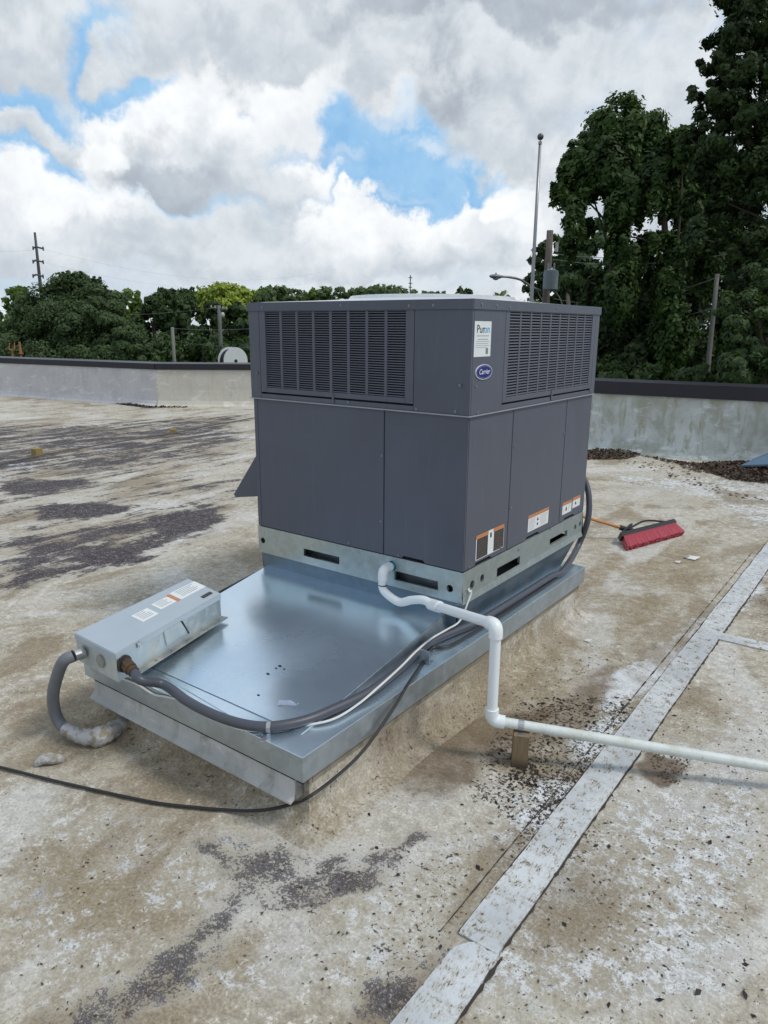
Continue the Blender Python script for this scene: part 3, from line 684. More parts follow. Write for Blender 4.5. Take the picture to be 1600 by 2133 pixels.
mb.build('wedge_side', GALV_SIDE, ad)
mb = MB(); mb.prism([(-.09, -1.125), (-.85, -1.05), (-.80, -1.047), (-.09, -1.052)][::-1], (0, 0, .2938), (1, 0, 0), (0, 1, 0), (0, 0, .0022)); mb.build('fold_strip', GALV_TOP, ad)
# collar up to the unit base rail
mb = MB()
mb.quad((-1.25, .008, .36), (-.03, .008, .36), (-.012, .008, .431), (-1.262, .008, .431))
mb.quad((-.03, .008, .293), (-.03, 1.18, .293), (-.012, 1.36, .431), (-.012, .008, .431))
mb.quad((-1.25, .008, .293), (-1.25, 1.18, .293), (-1.262, 1.36, .431), (-1.262, .008, .431))
mb.quad((-1.25, 1.18, .293), (-.03, 1.18, .293), (-.012, 1.36, .431), (-1.262, 1.36, .431))
mb.quad((-.03, .008, .293), (-.03, .008, .36), (-1.25, .008, .36), (-1.25, .008, .293))
mb.build('collar', COLLAR, ad)
# small upright bracket on the shelf
mb = MB(); mb.box(.012, .060, -.350, -.347, .2935, .352, .001); mb.box(.012, .060, -.350, -.310, .2935, .2960, .0008); mb.build('bracket', GALV_SIDE, ad)
# print on the sheet : a faded rectangle of blue-grey lettering
Mh = lambda x, y, z, ang: Matrix.Translation((x, y, z)) @ Matrix.Rotation(R(ang), 4, 'Z')
FADE = simple('faded_ink', (.26, .28, .42), .5, 0, .4, 80)
mb = MB(); mb.box(0, .105, 0, .038, 0, .0004, 0, Mh(-.19, -.965, .3025, 38)); mb.build('faded_label', simple('faded_paper', (.30, .34, .44), .45, 0, .25, 60), ad)
mb = MB()
for i in range(9): mb.box(.008+i*.010, .014+i*.010, .006, .014, 0, .0004, 0, Mh(-.19, -.965, .3030, 38))
mb.build('print_marks', FADE, ad)
# scratches and pits
for (a, b) in ((558, 1396), (575, 1386), (583, 1382), (538, 1436), (592, 1388), (392, 1376)):
    q = pz(a, b, .325); mb = MB(); mb.sphere((q.x, q.y, .296+.066*(q.y+1.045)/1.057+.0005), random.uniform(.003, .006), 8, (1.5, 1, .3)); mb.build('dirt_spot', DARK, ad)

# ------------------------------------------------------------------ ROOFTOP UNIT
U = empty('rooftop_unit', (-.64, .7, .43), 'large dark grey packaged air conditioning unit with louvred top half standing on the metal curb', 'air conditioner')
XL, YB = -1.2765, 1.3915
zB, zM, zT = .582, 1.265, 1.735
e = .006
# inner body
mb = MB(); mb.box(XL+.012, -.012, .012, YB-.012, zB+.004, zM-.004); mb.build('inner_body', DARK, U)
def front_panel(x0, x1, z0, z1, name='panel', notch=None, off=0.0, m_=GREY, th=.010):
    poly = [(x0, z0)]
    if notch:
        a, b, h = notch; poly += [(a, z0), (a+.012, z0+h), (b-.012, z0+h), (b, z0)]
    poly += [(x1, z0), (x1, z1), (x0, z1)]
    mb = MB(); mb.prism(poly, (0, off, 0), (1, 0, 0), (0, 0, 1), (0, th, 0))
    bmesh.ops.recalc_face_normals(mb.bm, faces=mb.bm.faces)
    bmesh.ops.bevel(mb.bm, geom=mb.bm.edges[:], offset=.0018, segments=2, affect='EDGES')
    return mb.build(name, m_, U)
def side_panel(y0, y1, z0, z1, name='panel', notch=None, off=0.0, m_=GREY, th=.010):
    poly = [(y0, z0)]
    if notch:
        a, b, h = notch; poly += [(a, z0), (a+.012, z0+h), (b-.012, z0+h), (b, z0)]
    poly += [(y1, z0), (y1, z1), (y0, z1)]
    mb = MB(); mb.prism(poly, (off, 0, 0), (0, 1, 0), (0, 0, 1), (-th, 0, 0))
    bmesh.ops.recalc_face_normals(mb.bm, faces=mb.bm.faces)
    bmesh.ops.bevel(mb.bm, geom=mb.bm.edges[:], offset=.0018, segments=2, affect='EDGES')
    return mb.build(name, m_, U)
front_panel(XL, XL+.028, zB, zM-.004, 'corner_post', None, .002)
front_panel(XL+.030, -.4355, zB, zM-.004, 'access_panel')
front_panel(-.4315, -.0005, zB, zM-.004, 'access_panel', (-.33, -.20, .012))
side_panel(.0105, .4125, zB, zM-.004, 'access_panel', (.10, .26, .012))
side_panel(.4165, 1.034, zB, zM-.004, 'access_panel', (.62, .78, .012))
side_panel(1.038, YB, zB, zM-.004, 'access_panel', (1.10, 1.25, .012))
mb = MB(); mb.box(XL, XL+.01, .011, YB-.011, zB, zM-.004, .002); mb.build('rear_panel', GREY, U)
mb = MB(); mb.box(XL+.001, -.001, YB-.0105, YB-.0005, zB, zM-.004, .002); mb.build('rear_panel', GREY, U)
# mid lip
mb = MB()
mb.box(XL-.010, .012, -.012, -.006, zM-.004, zM+.002, .001); mb.box(.006, .012, -.0058, YB+.004, zM-.004, zM+.002, .001)
mb.box(XL-.010, .006, -.0058, YB+.004, zM-.0035, zM+.0015)
mb.build('middle_lip', simple('bright_lip', (.34, .35, .40), .35, .4), U)
# upper corner panel + frames (slightly proud)
o1 = -.008
def frame_front(x0, x1, z0, z1, gx0, gx1, gz0, gz1):
    for (a, b, c, d) in ((x0, gx0, z0, z1), (gx1, x1, z0, z1), (gx0+.0005, gx1-.0005, gz1, z1), (gx0+.0005, gx1-.0005, z0, gz0)):
        mb = MB(); mb.box(a, b, o1, o1+.010, c, d, .0012); mb.build('grille_frame', GREY2, U)
def frame_side(y0, y1, z0, z1, gy0, gy1, gz0, gz1):
    for (a, b, c, d) in ((y0, gy0, z0, z1), (gy1, y1, z0, z1), (gy0+.0005, gy1-.0005, gz1, z1), (gy0+.0005, gy1-.0005, z0, gz0)):
        mb = MB(); mb.box(-.002, .008, a, b, c, d, .0012); mb.build('grille_frame', GREY2, U)
zu = zM+.0025
mb = MB(); mb.box(XL-.004, -1.209, o1, o1+.012, zu, 1.702, .002); mb.build('corner_post', GREY2, U)
mb = MB(); mb.box(-.272, .0075, o1, o1+.012, zu, 1.702, .002); mb.build('corner_panel', GREY, U)
mb = MB(); mb.box(-.004, .008, .0045, .279, zu, 1.702, .002); mb.build('corner_panel', GREY, U)
mb = MB(); mb.box(-.004, .008, 1.338, YB+.002, zu, 1.702, .002); mb.build('corner_post', GREY2, U)
mb = MB(); mb.box(XL-.004, XL+.008, .005, YB+.002, zu, 1.702, .002); mb.build('rear_panel', GREY, U)
mb = MB(); mb.box(XL+.009, -.005, YB-.010, YB+.002, zu, 1.702, .002); mb.build('rear_panel', GREY, U)
# bottom rails under the grilles (with the black gap above them)
mb = MB(); mb.box(-1.2075, -.2735, o1+.0015, o1+.011, zu, zu+.022, .0015); mb.build('sill_rail', GREY2, U)
mb = MB(); mb.box(-.003, .0065, .2805, 1.3365, zu, zu+.022, .0015); mb.build('sill_rail', GREY2, U)
frame_front(-1.2065, -.2745, zu+.031, 1.702, -1.166, -.318, 1.322, 1.690)
frame_side(.2815, 1.3355, zu+.031, 1.702, .318, 1.292, 1.322, 1.690)
# black coil behind grilles
mb = MB(); mb.box(-1.205, -.276, .016, .020, zu+.001, 1.70); mb.box(-.020, -.016, .283, 1.334, zu+.001, 1.70); mb.box(XL+.02, -.03, .03, YB-.02, zu+.001, 1.69); mb.build('coil_block', BLACK, U)
# slats
def slat_mesh_x(x0, x1):
    mb = MB(); mb.prism([(-.0062, -.0022), (-.0050, -.0030), (-.0046, .0006), (.002, .0018), (.002, .0024), (-.0052, .0014)], (x0, 0, 0), (0, 1, 0), (0, 0, 1), (x1-x0, 0, 0)); return mb
rows = 34; z0_, z1_ = 1.322, 1.690; pitch = (z1_-z0_)/rows
first = None
for k in range(rows):
    zc = z0_+(k+.5)*pitch
    if first is None: first = slat_mesh_x(-1.1655, -.3185).build('louvre_slat', GREY2, U); first.location = (0, 0, zc)
    else:
        o = first.copy(); COL.objects.link(o); o.location = (0, 0, zc)
rows = 29; pitch = (z1_-z0_)/rows; first = None
for k in range(rows):
    zc = z0_+(k+.5)*pitch
    if first is None:
        mb = MB(); mb.prism([(.0062, -.0030), (.0050, -.0040), (.0046, .0012), (-.003, .0026), (-.003, .0034), (.0052, .0022)], (0, .3185, 0), (1, 0, 0), (0, 0, 1), (0, .973, 0))
        first = mb.build('louvre_slat', GREY2, U); first.location = (0, 0, zc)
    else:
        o = first.copy(); COL.objects.link(o); o.location = (0, 0, zc)
for i in range(1, 8):
    xc = -1.166+.848*i/8; mb = MB(); mb.box(xc-.0075, xc+.0075, o1+.001, o1+.006, 1.3222, 1.6898, .0008); mb.build('grille_divider', GREY2, U)
for i in range(1, 9):
    yc = .318+.974*i/9; mb = MB(); mb.box(.002, .007, yc-.0075, yc+.0075, 1.3222, 1.6898, .0008); mb.build('grille_divider', GREY2, U)
# clips over the gaps
mb = MB(); mb.box(-.735, -.722, o1-.004, o1, zu+.004, zu+.050, .001); mb.build('clip', GREY2, U)
mb = MB(); mb.box(.008, .012, .80, .814, zu+.004, zu+.055, .001); mb.build('clip', GREY2, U)
# top cap
mb = MB()
mb.box(XL-.010, .013, -.014, -.009, 1.694, zT, .0015); mb.box(.009, .014, -.0088, YB+.006, 1.694, zT, .0015)
mb.box(XL-.012, XL-.009, -.0088, YB+.006, 1.694, zT); mb.box(XL-.008, .009, YB+.003, YB+.007, 1.694, zT)
mb.build('top_cap_edge', GREY, U)
# top pan : crowned sheet rising to a fan orifice ring
V = []; F = []; nn = 48; cxu, cyu = (XL)/2, YB/2
hx, hy = -XL/2+.010, YB/2+.008
rings_ = [(1.0, 0.0, 1), (.93, .006, .92), (.80, .014, .45), (.72, .020, 0), (.66, .024, 0), (.64, .040, 0), (.60, .042, 0), (.585, .010, 0)]
for s_, dz_, sq in rings_:
    for i in range(nn):
        a = 2*math.pi*i/nn; c, s2 = math.cos(a), math.sin(a); m_ = max(abs(c), abs(s2))
        kx = (c/m_)*sq+c*(1-sq); ky = (s2/m_)*sq+s2*(1-sq)
        V.append((cxu+hx*s_*kx, cyu+hy*s_*ky, zT-.002+dz_))
for j in range(len(rings_)-1):
    for i in range(nn): F.append((j*nn+i, j*nn+(i+1) % nn, (j+1)*nn+(i+1) % nn, (j+1)*nn+i))
mesh('top_pan', V, F, simple('top_sheet', (.68, .70, .72), .30, .5, .1), U, True)  # pan is cabinet grey; sky glare at grazing angle painted in as pale colour
mb = MB()
for r in (.07, .13, .19, .25, .31, .37): mb.tube([(cxu+r*math.cos(a), cyu+r*math.sin(a), zT+.034) for a in [2*math.pi*i/30 for i in range(31)]], .003, 5, False, 1)
for i in range(12):
    a = 2*math.pi*i/12; mb.tube([(cxu+.05*math.cos(a), cyu+.05*math.sin(a), zT+.037), (cxu+.39*math.cos(a), cyu+.39*math.sin(a), zT+.037)], .003, 5, True, 1)
mb.build('fan_guard', BLACK, U)
# screws
SCREWM = simple('screw_zinc', (.22, .23, .26), .4, .5)
def screws(lst, axis):
    for q in lst:
        mb = MB(); mb.cyl(q, axis, .0050, .005, 6); mb.cyl((q[0]+axis[0]*-.0005, q[1]+axis[1]*-.0005, q[2]), axis, .0068, .0015, 10); mb.build('screw', SCREWM, U)
scr = lambda pts, Y_: [tuple(py_(a, b, Y_)) for a, b in pts]
screws(scr([(546, 641), (710, 636), (852, 637), (903, 636), (535, 777), (958, 803)], -.0145), (0, -1, 0))
screws([(q[0], -.0095, q[2]) for q in scr([(726, 838), (867, 852), (949, 857)], -.009)], (0, -1, 0))
screws([(q[0], -.0015, q[2]) for q in scr([(796, 949), (794, 1086), (632, 1110), (727, 1131), (830, 1157)], 0)], (0, -1, 0))
scx = lambda pts, X_: [tuple(px_(a, b, X_)) for a, b in pts]
screws(scx([(1004, 634), (1035, 637), (1062, 640), (1160, 642), (1240, 648)], .0145), (1, 0, 0))
screws(scx([(992, 805), (995, 860), (1229, 812)], .009), (1, 0, 0))
screws([(.0015, q[1], q[2]) for q in scx([(1072, 931), (1064, 1058), (1175, 903), (977, 1182), (1042, 1140), (1080, 1145), (1146, 1102), (1206, 1064)], 0)], (1, 0, 0))
# economiser hood on the far-left side
mb = MB()
yh0, yh1 = .03, .62
mb.prism([(0, .985), (0, .735), (-.20, .700), (-.215, .715)], (XL-.001, yh0, 0), (1, 0, 0), (0, 0, 1), (0, .003, 0))
mb.prism([(0, .985), (0, .735), (-.20, .700), (-.215, .715)], (XL-.001, yh1, 0), (1, 0, 0), (0, 0, 1), (0, .003, 0))
mb.prism([(0, .985), (-.215, .715), (-.215, .712), (0, .981)], (XL-.001, yh0+.0032, 0), (1, 0, 0), (0, 0, 1), (0, yh1-yh0-.0034, 0))
mb.build('air_hood', GREY, U)
# stickers
MR = lambda y, z, x=.0092: Matrix.Translation((x, y, z)) @ Matrix(((0, 0, 1, 0), (1, 0, 0, 0), (0, 1, 0, 0), (0, 0, 0, 1)))
mb = MB(); mb.box(.0081, .0088, .010, .150, 1.506, 1.648); st = mb.build('refrigerant_sticker', WHITE, U)
text_part('Pur', .046, MR(.026, 1.602), INKK, st, xs=1.05); text_part('on', .046, MR(.088, 1.602), INKB, st, xs=1.05)
mb = MB()
for i, (a, b, h) in enumerate(((.028, .132, .006), (.036, .124, .006), (.022, .138, .0035), (.022, .130, .0035), (.022, .138, .0035), (.022, .120, .0035))):
    zz = 1.588-.014*i if i < 2 else 1.566-.008*(i-2); mb.box(.0088, .0091, a, b, zz, zz+h*.6)
mb.build('small_print', INKG, st)['kind'] = 'stuff'
mb = MB(); mb.box(.0088, .0092, .108, .128, 1.516, 1.540, .0); mb.build('print_mark', simple('grey_mark', (.18, .2, .22), .5), st)
def oval(name, cy_, cz, ry, rz, x0, x1, m_, par):
    mb = MB(); mb.prism([(ry*math.cos(t), rz*math.sin(t)) for t in [2*math.pi*i/40 for i in range(40)]], (x0, cy_, cz), (0, 1, 0), (0, 0, 1), (x1-x0, 0, 0)); return mb.build(name, m_, par)
bd = oval('oval_badge', .096, 1.443, .070, .0310, .0081, .0125, SILVER, U); oval('badge_face', .096, 1.443, .067, .0285, .0125, .0128, NAVY, bd)
oval('badge_ring', .096, 1.443, .061, .0245, .0128, .0130, simple('badge_ring', (.25, .27, .42), .3), bd); oval('badge_face', .096, 1.443, .0595, .0232, .0130, .0132, NAVY, bd)
text_part('Carrier', .030, MR(.096, 1.4345, .0136), SILVER, bd, shear=.35, align='CENTER', xs=1.02)
def warn(y0, y1, z0, z1, photo=False):
    x = .0006
    mb = MB(); mb.box(x-.0003, x+.0003, y0, y1, z0, z1); lb = mb.build('warning_label', WHITE, U)
    hh = .016
    if photo:
        m1 = y0+(y1-y0)*.42; m2 = y0+(y1-y0)*.60
        for a, b in ((y0, m1), (m2, y1)):
            mb = MB(); mb.box(x+.0003, x+.0008, a, b, z1-hh, z1+.001); mb.build('orange_header', ORANGE, lb)
            mb = MB(); mb.box(x+.0003, x+.0006, a+.006, b-.003, z0+.003, z1-hh-.001); mb.build('printed_block', BROWNL, lb)
            for k in range(7): 
                mb = MB(); zz = z0+.012+k*.012; mb.box(x+.0007, x+.0010, a+.016, b-.012-random.uniform(0, .02), zz, zz+.003); mb.build('print_line', simple('p', (.09, .08, .075), .5) if k == 0 else bpy.data.materials['p'], lb)
        mb = MB(); mb.box(x+.0006, x+.0010, m1+.017, m2-.017, z1-.036, z1-.014); mb.build('warning_symbol', INKK, lb)
    else:
        mb = MB(); mb.box(x+.0003, x+.0008, y0, y1-.002, z1-hh, z1); mb.build('orange_header', ORANGE, lb)
        mb = MB(); ym = (y0+y1)/2
        mb.prism([(-.012, 0), (.012, 0), (0, .020)], (x+.0003, ym-.01, z1-.044), (0, 1, 0), (0, 0, 1), (.0004, 0, 0)); mb.box(x+.0003, x+.0007, ym-.018, ym-.004, z0+.016, z0+.030)
        mb.build('warning_symbol', INKK, lb)
        mb = MB()
        for k in range(7):
            for (a, b) in ((y0+.01, ym-.035), (ym+.02, y1-.012)): 
                zz = z0+.010+k*.0085
                if zz < z1-hh-.006: mb.box(x+.0003, x+.0006, a, b-random.uniform(0, .02), zz, zz+.0026)
        mb.build('small_print', INKG, lb)['kind'] = 'stuff'
warn(.108, .376, .606, .722, True); warn(.640, .886, .618, .704); warn(1.072, 1.20, .619, .686); warn(1.215, 1.325, .630, .690)
# base rail with fork slots
def cutter(fn):
    mb = MB(); fn(mb); o = mb.build('cut', None); return o
mb = MB(); mb.prism([(0, .432), (0, .578), (.020, .578), (.020, .575), (.003, .575), (.0035, .5525), (.014, .546), (.014, .466), (.0035, .458), (.0035, .435), (.030, .435), (.030, .432)], (XL, 0, 0), (0, 1, 0), (0, 0, 1), (-XL-.0002, 0, 0))
rf = mb.build('base_rail', GALV_RAIL, U)
boolean_cut(rf, [cutter(lambda m: m.box(-.946, -.706, -.02, .025, .472, .512)), cutter(lambda m: m.box(-.368, -.125, -.02, .025, .468, .512)),
                 cutter(lambda m: m.cyl((-1.243, 0, .500), (0, 1, 0), .016, .06, 18)), cutter(lambda m: m.cyl((-.064, 0, .492), (0, 1, 0), .017, .06, 20)), cutter(lambda m: m.cyl((-.385, 0, .532), (0, 1, 0), .024, .06, 20))])
mb = MB(); mb.prism([(0, .425), (0, .578), (-.020, .578), (-.020, .575), (-.003, .575), (-.0035, .5525), (-.014, .546), (-.014, .478), (-.003, .470), (.007, .428), (-.030, .428), (-.030, .425)], (0, 0.0002, 0), (1, 0, 0), (0, 0, 1), (0, YB-.0004, 0))
rs = mb.build('base_rail', GALV_RAIL, U)
boolean_cut(rs, [cutter(lambda m: m.box(-.03, .02, .325, .570, .468, .512)), cutter(lambda m: m.box(-.03, .02, .930, 1.170, .478, .514)),
                 cutter(lambda m: m.cyl((0, .088, .500), (1, 0, 0), .019, .06, 18)), cutter(lambda m: m.cyl((0, .180, .505), (1, 0, 0), .018, .06, 18)),
                 cutter(lambda m: m.cyl((0, 1.285, .505), (1, 0, 0), .016, .06, 18)), cutter(lambda m: m.cyl((0, 1.355, .508), (1, 0, 0), .016, .06, 18))])
mb = MB(); mb.box(XL+.0005, XL+.003, .0005, YB-.0005, .432, .578); mb.build('base_rail', GALV_RAIL, U)
mb = MB(); mb.box(XL+.0035, -.0035, YB-.003, YB-.0005, .432, .578); mb.build('base_rail', GALV_RAIL, U)
mb = MB(); mb.box(XL+.01, -.008, .008, YB-.01, .5785, .5835); mb.build('gasket', DARK, U)
mb = MB(); mb.box(-1.20, -.12, .070, .073, .432, .576); mb.box(-.115, -.112, .12, 1.33, .432, .576); mb.box(-.70, -.69, .006, .069, .435, .57); mb.box(-.13, -.12, .006, .069, .435, .57); mb.build('inner_channel', GALV_SIDE, U)
# refrigerant tubes glimpsed inside the side slot
mb = MB()
for k in range(4): mb.tube([(-.06-.02*k, .40+.03*k, .45), (-.05, .44+.03*k, .50), (-.07, .50+.02*k, .49), (-.12, .58, .52)], .006, 6)
mb.build('inner_tubing', BLACK, U)

# ------------------------------------------------------------------ disconnect box
bA, bB, bC, bD = pz(155, 1318, .452), pz(240, 1362, .452), pz(460, 1236, .462), pz(392, 1205, .462)
DB = empty('disconnect_box', (bB.x, bB.y, .30), 'long grey electrical box with white stickers on the left of the metal cover', 'electrical box')
ctr = (bA+bB+bC+bD)/4
sh = .118
def corner_z(v, dz, out=0.0): 
    d = Vector((v.x-ctr.x, v.y-ctr.y, 0)).normalized(); q = v+d*out; return (q.x, q.y, v.z+dz)
mb = MB()
low = [corner_z(v, -sh, -.004) for v in (bA, bB, bC, bD)]; hi = [corner_z(v, -.014, -.004) for v in (bA, bB, bC, bD)]
def hexa(mb, lo, hi):
    vs_ = [mb.bm.verts.new(p) for p in lo+hi]
    for f in ((3, 2, 1, 0), (4, 5, 6, 7), (0, 1, 5, 4), (1, 2, 6, 5), (2, 3, 7, 6), (3, 0, 4, 7)): mb.bm.faces.new([vs_[i] for i in f])
    return mb
hexa(mb, low, hi).build('box_body', BOXM, DB)
mb = MB(); hexa(mb, [corner_z(v, -.028, .003) for v in (bA, bB, bC, bD)], [corner_z(v, 0, .002) for v in (bA, bB, bC, bD)])
bmesh.ops.recalc_face_normals(mb.bm, faces=mb.bm.faces); bmesh.ops.bevel(mb.bm, geom=mb.bm.edges[:], offset=.003, segments=2, affect='EDGES')
lid = mb.build('box_cover', simple('box_grey_paint', (.38, .44, .49), .40, .1, .12, 4), DB)
def onlid(u, v, dz=0.0): # u along A->B(0..1), v along B->C
    a = bA.lerp(bB, u); b = bD.lerp(bC, u); q = a.lerp(b, v); return (q.x, q.y, q.z+dz)
def lidquad(u0, u1, v0, v1, name, m_, dz=.0008):
    mb = MB(); lo = [onlid(u0, v0, .0002), onlid(u1, v0, .0002), onlid(u1, v1, .0002), onlid(u0, v1, .0002)]; hexa(mb, lo, [(a, b, c+dz) for a, b, c in lo]); return mb.build(name, m_, lid)
lidquad(.30, .62, .36, .50, 'sticker', WHITE); lidquad(.26, .54, .55, .70, 'sticker', WHITE); lidquad(.20, .56, .74, 1.0, 'sticker', WHITE)
lidquad(.22, .56, .70, .735, 'sticker', ORANGE)
for (u0, u1, v0, v1) in ((.33, .59, .38, .48), (.29, .51, .57, .68), (.24, .52, .78, .97)):
    for k in range(5):
        uu = u0+(u1-u0)*k/5; lidquad(uu, uu+(u1-u0)*.07, v0, v1-random.uniform(0, .25)*(v1-v0), 'print_line', INKG, .0012)
lidquad(.78, .87, .86, .96, 'slot', INKK, .002)
# side door flap, hasp, flange foot
def onside(s_, z, out=0.0):  # along B->C
    q = bB.lerp(bC, s_); n_ = Vector((bC.y-bB.y, -(bC.x-bB.x), 0)).normalized(); return (q.x+n_.x*out, q.y+n_.y*out, q.z+z)
mb = MB(); hexa(mb, [onside(.42, -.085, -.002), onside(.42, -.085, .006), onside(.62, -.085, .006), onside(.62, -.085, -.002)], [onside(.40, -.02, -.002), onside(.40, -.02, .006), onside(.56, -.02, .006), onside(.56, -.02, -.002)]); mb.build('hinge_flap', BOXM, DB)
mb = MB(); hexa(mb, [onside(.625, -.09, .0), onside(.625, -.09, .008), onside(.635, -.09, .008), onside(.635, -.09, .0)], [onside(.565, -.02, 0), onside(.565, -.02, .008), onside(.575, -.02, .008), onside(.575, -.02, 0)]); mb.build('lever', INKK, DB)
mb = MB(); hexa(mb, [onside(.10, -sh-.002, -.02), onside(.10, -sh-.002, .025), onside(1.02, -sh-.002, .022), onside(1.02, -sh-.002, -.02)], [onside(.10, -sh+.003, -.02), onside(.10, -sh+.003, .025), onside(1.02, -sh+.003, .022), onside(1.02, -sh+.003, -.02)]); mb.build('mounting_foot', GALV_OLD, DB)
for s_ in (.15, .3, .45, .6, .78, .95):
    q = onside(s_, -sh+.006, .014); mb = MB(); mb.cyl(q, (0, 0, 1), .005, .006, 8); mb.build('screw', STEEL, DB)
q = onside(.18, -.016, .006); mb = MB(); mb.sphere(q, .009, 10); mb.box(q[0]-.006, q[0]+.006, q[1]-.01, q[1]+.01, q[2]-.006, q[2]+.012, .002); mb.build('hasp', STEEL, DB)
# knockout ring on the front end
fm = bA.lerp(bB, .62); fn_ = Vector(((bB-bA).y, -(bB-bA).x, 0)).normalized()
mb = MB(); mb.cyl((fm.x+fn_.x*.0, fm.y+fn_.y*.0, fm.z-.065), fn_, .026, .006, 20); mb.build('knockout', GALV_OLD, DB)
gl = bA.lerp(bB, .22); glp = Vector((gl.x, gl.y, gl.z-.062))+fn_*.012
mb = MB(); mb.cyl(glp, fn_, .027, .012, 8); mb.cyl(glp+fn_*.018, fn_, .023, .028, 16); mb.build('conduit_fitting', STEEL, DB)
gp = Vector(onside(.055, -.055, .012)); gn = (Vector(onside(0, 0, 1))-Vector(onside(0, 0, 0))).normalized()
gdir = (gn+Vector((0.1, -.35, -.25))).normalized()
mb = MB(); mb.cyl(gp-gn*.006, gn, .033, .010, 20); mb.build('gland_ring', INKK, DB)
mb = MB(); mb.cyl(gp+gdir*.016, gdir, .025, .050, 8, bev=.002); mb.cyl(gp+gdir*.045, gdir, .021, .03, 16); mb.build('conduit_fitting', BRASS, DB)

# ------------------------------------------------------------------ conduits, cables
def rib(mb_pts, r, name, m_, lab, cat, n=8, seg=14, parent=None, group=None):
    mb = MB(); mb.tube(mb_pts, r, seg, True, n); o = mb.build(name, m_, parent, smooth=False, auto=True)
    if parent is None: tag(o, lab, cat, group)
    return o
wz = lambda y: .296+.066*(min(max(y, -1.045), 0)+1.045)/1.057
c0 = gp+gdir*.06
main = [c0, c0+gdir*.05+Vector((0, 0, -.004)), (-.605, -1.140, .326), (-.45, -1.155, .3155), (-.30, -1.158, .3145), (-.18, -1.140, .3145), (-.095, -1.095, .3145), (-.03, -1.0, .3145), (0.0, -.88, .3145), (.024, -.70, .3145), (.006, -.50, .3145), (-.018, -.32, .3145), (-.030, -.18, .3145), (-.005, -.03, .3145), (.022, .15, .314), (.028, .5, .314), (.030, .90, .314),
        tuple(px_(1172, 1190, .045)), tuple(py_(1203, 1140, 1.41)), tuple(py_(1224, 1085, 1.44)), tuple(py_(1227, 1040, 1.47)), tuple(py_(1221, 1008, 1.50)), tuple(py_(1208, 985, 1.50))]
CW = empty('flexible_conduit', (c0.x, c0.y, .3), 'dark grey conduit running from the brass gland around the front of the metal cover', 'conduit')
rib(main, .0178, 'conduit_tube', CONDUIT, None, None, 7, 16, CW)
mb = MB(); q = Vector((-.098, -1.098, .3145)); mb.tube([q+Vector((.028*math.cos(a)*.75, .028*math.cos(a)*-.9*.5, .021*math.sin(a))) for a in [math.pi*2*i/16 for i in range(17)]], .0028, 6, True, 1)
ax = Vector((.75, .5, 0)).normalized()
mb = MB(); mb.cyl(q, ax, .0205, .014, 20); mb.box(-.008, .008, -.042, .0, -.002, .0015, .001, Matrix.Translation((q.x+.006, q.y-.024, .2965)) @ Matrix.Rotation(R(30), 4, 'Z')); mb.build('strap_clip', STEEL, CW)
wpts = [tuple(py_(a, b, -1.146)) for a, b in ((250, 1412), (285, 1425), (320, 1446), (350, 1452))] + [tuple(pz(a, b, .300)) for a, b in ((385, 1462), (430, 1492), (480, 1512), (515, 1521), (557, 1522), (610, 1514))] + [(.030, -.93, .306), (.043, -.80, .310)] + [(.040, -.66, .325), (.022, -.50, .333), (.000, -.36, .340), (-.016, -.22, .342), (-.010, -.10, .345), (.004, -.02, .36)] + [(.012, .03, .43), (.010, .065, .475), tuple(px_(977, 1232, .008)), (-.02, .089, .498)]
rib(wpts, .0042, 'control_wire', WIRE, 'thin white control wire lying along the conduit and entering the base rail', 'wire', 6, 8)
cab = [tuple(pz(a, b, .009)) for a, b in ((-160, 1560), (0, 1598), (120, 1628), (240, 1655), (330, 1673), (420, 1683), (470, 1687))] + [tuple(pz(515, 1689, .02)), tuple(pz(560, 1686, .032)), tuple(pz(605, 1676, .055)), tuple(px_(640, 1662, .10)), tuple(px_(700, 1618, .112)), tuple(px_(760, 1560, .112)), tuple(px_(820, 1475, .106)), tuple(pz(850, 1425, .302)), tuple(pz(880, 1380, .300)), tuple(pz(900, 1350, .300)), (.04, -.12, .300), (.055, .4, .300), (.05, 1.0, .300)]
rib(cab, .0056, 'black_cable', RUBBER, 'black cable snaking over the roof and up onto the right edge of the metal cover', 'cable', 6, 8)
# left conduit down into a sealed lump on the roof
LC = empty('flexible_conduit', (-1.1, -1.27, 0), 'grey flexible conduit looping from the box end down into a coated stub on the roof', 'conduit')
g1 = glp+fn_*.034
yL = g1.y-.02
lp = [g1, g1+fn_*.03+Vector((-.012, 0, -.012)), py_(122, 1400, yL-.01), py_(111, 1445, yL-.01), py_(115, 1485, yL), py_(130, 1512, yL+.01), pz(152, 1525, .045)]
rib([tuple(p) for p in lp], .0235, 'conduit_tube', CONDUIT2, None, None, 8, 16, LC)
lm, lt, lpn = mat('coated_mastic'); o = lt.coord()
lt.put(lpn.inputs['Base Color'], lt.mix(lt.step(lt.noise(o, 28, 5, .7), .45, .6), (.42, .42, .42, 1), (.26, .23, .18, 1))); lpn.inputs['Roughness'].default_value = .7
lt.put(lpn.inputs['Normal'], lt.bump(lt.noise(o, 60, 4), .8, .01))
lump = [tuple(pz(a, b, z)) for a, b, z in ((135, 1517, .055), (160, 1530, .042), (190, 1536, .034), (215, 1532, .032), (240, 1518, .030), (268, 1500, .026))]
mb = MB(); mb.tube(lump, .03, 14, True, 6, rfun=lambda t: +.0245+.009*math.sin(min(1, t*1.1)*math.pi)**2+.008*(t > .45)+.002*math.sin(t*60)); mb.build('sealed_elbow', lm, LC, auto=True)
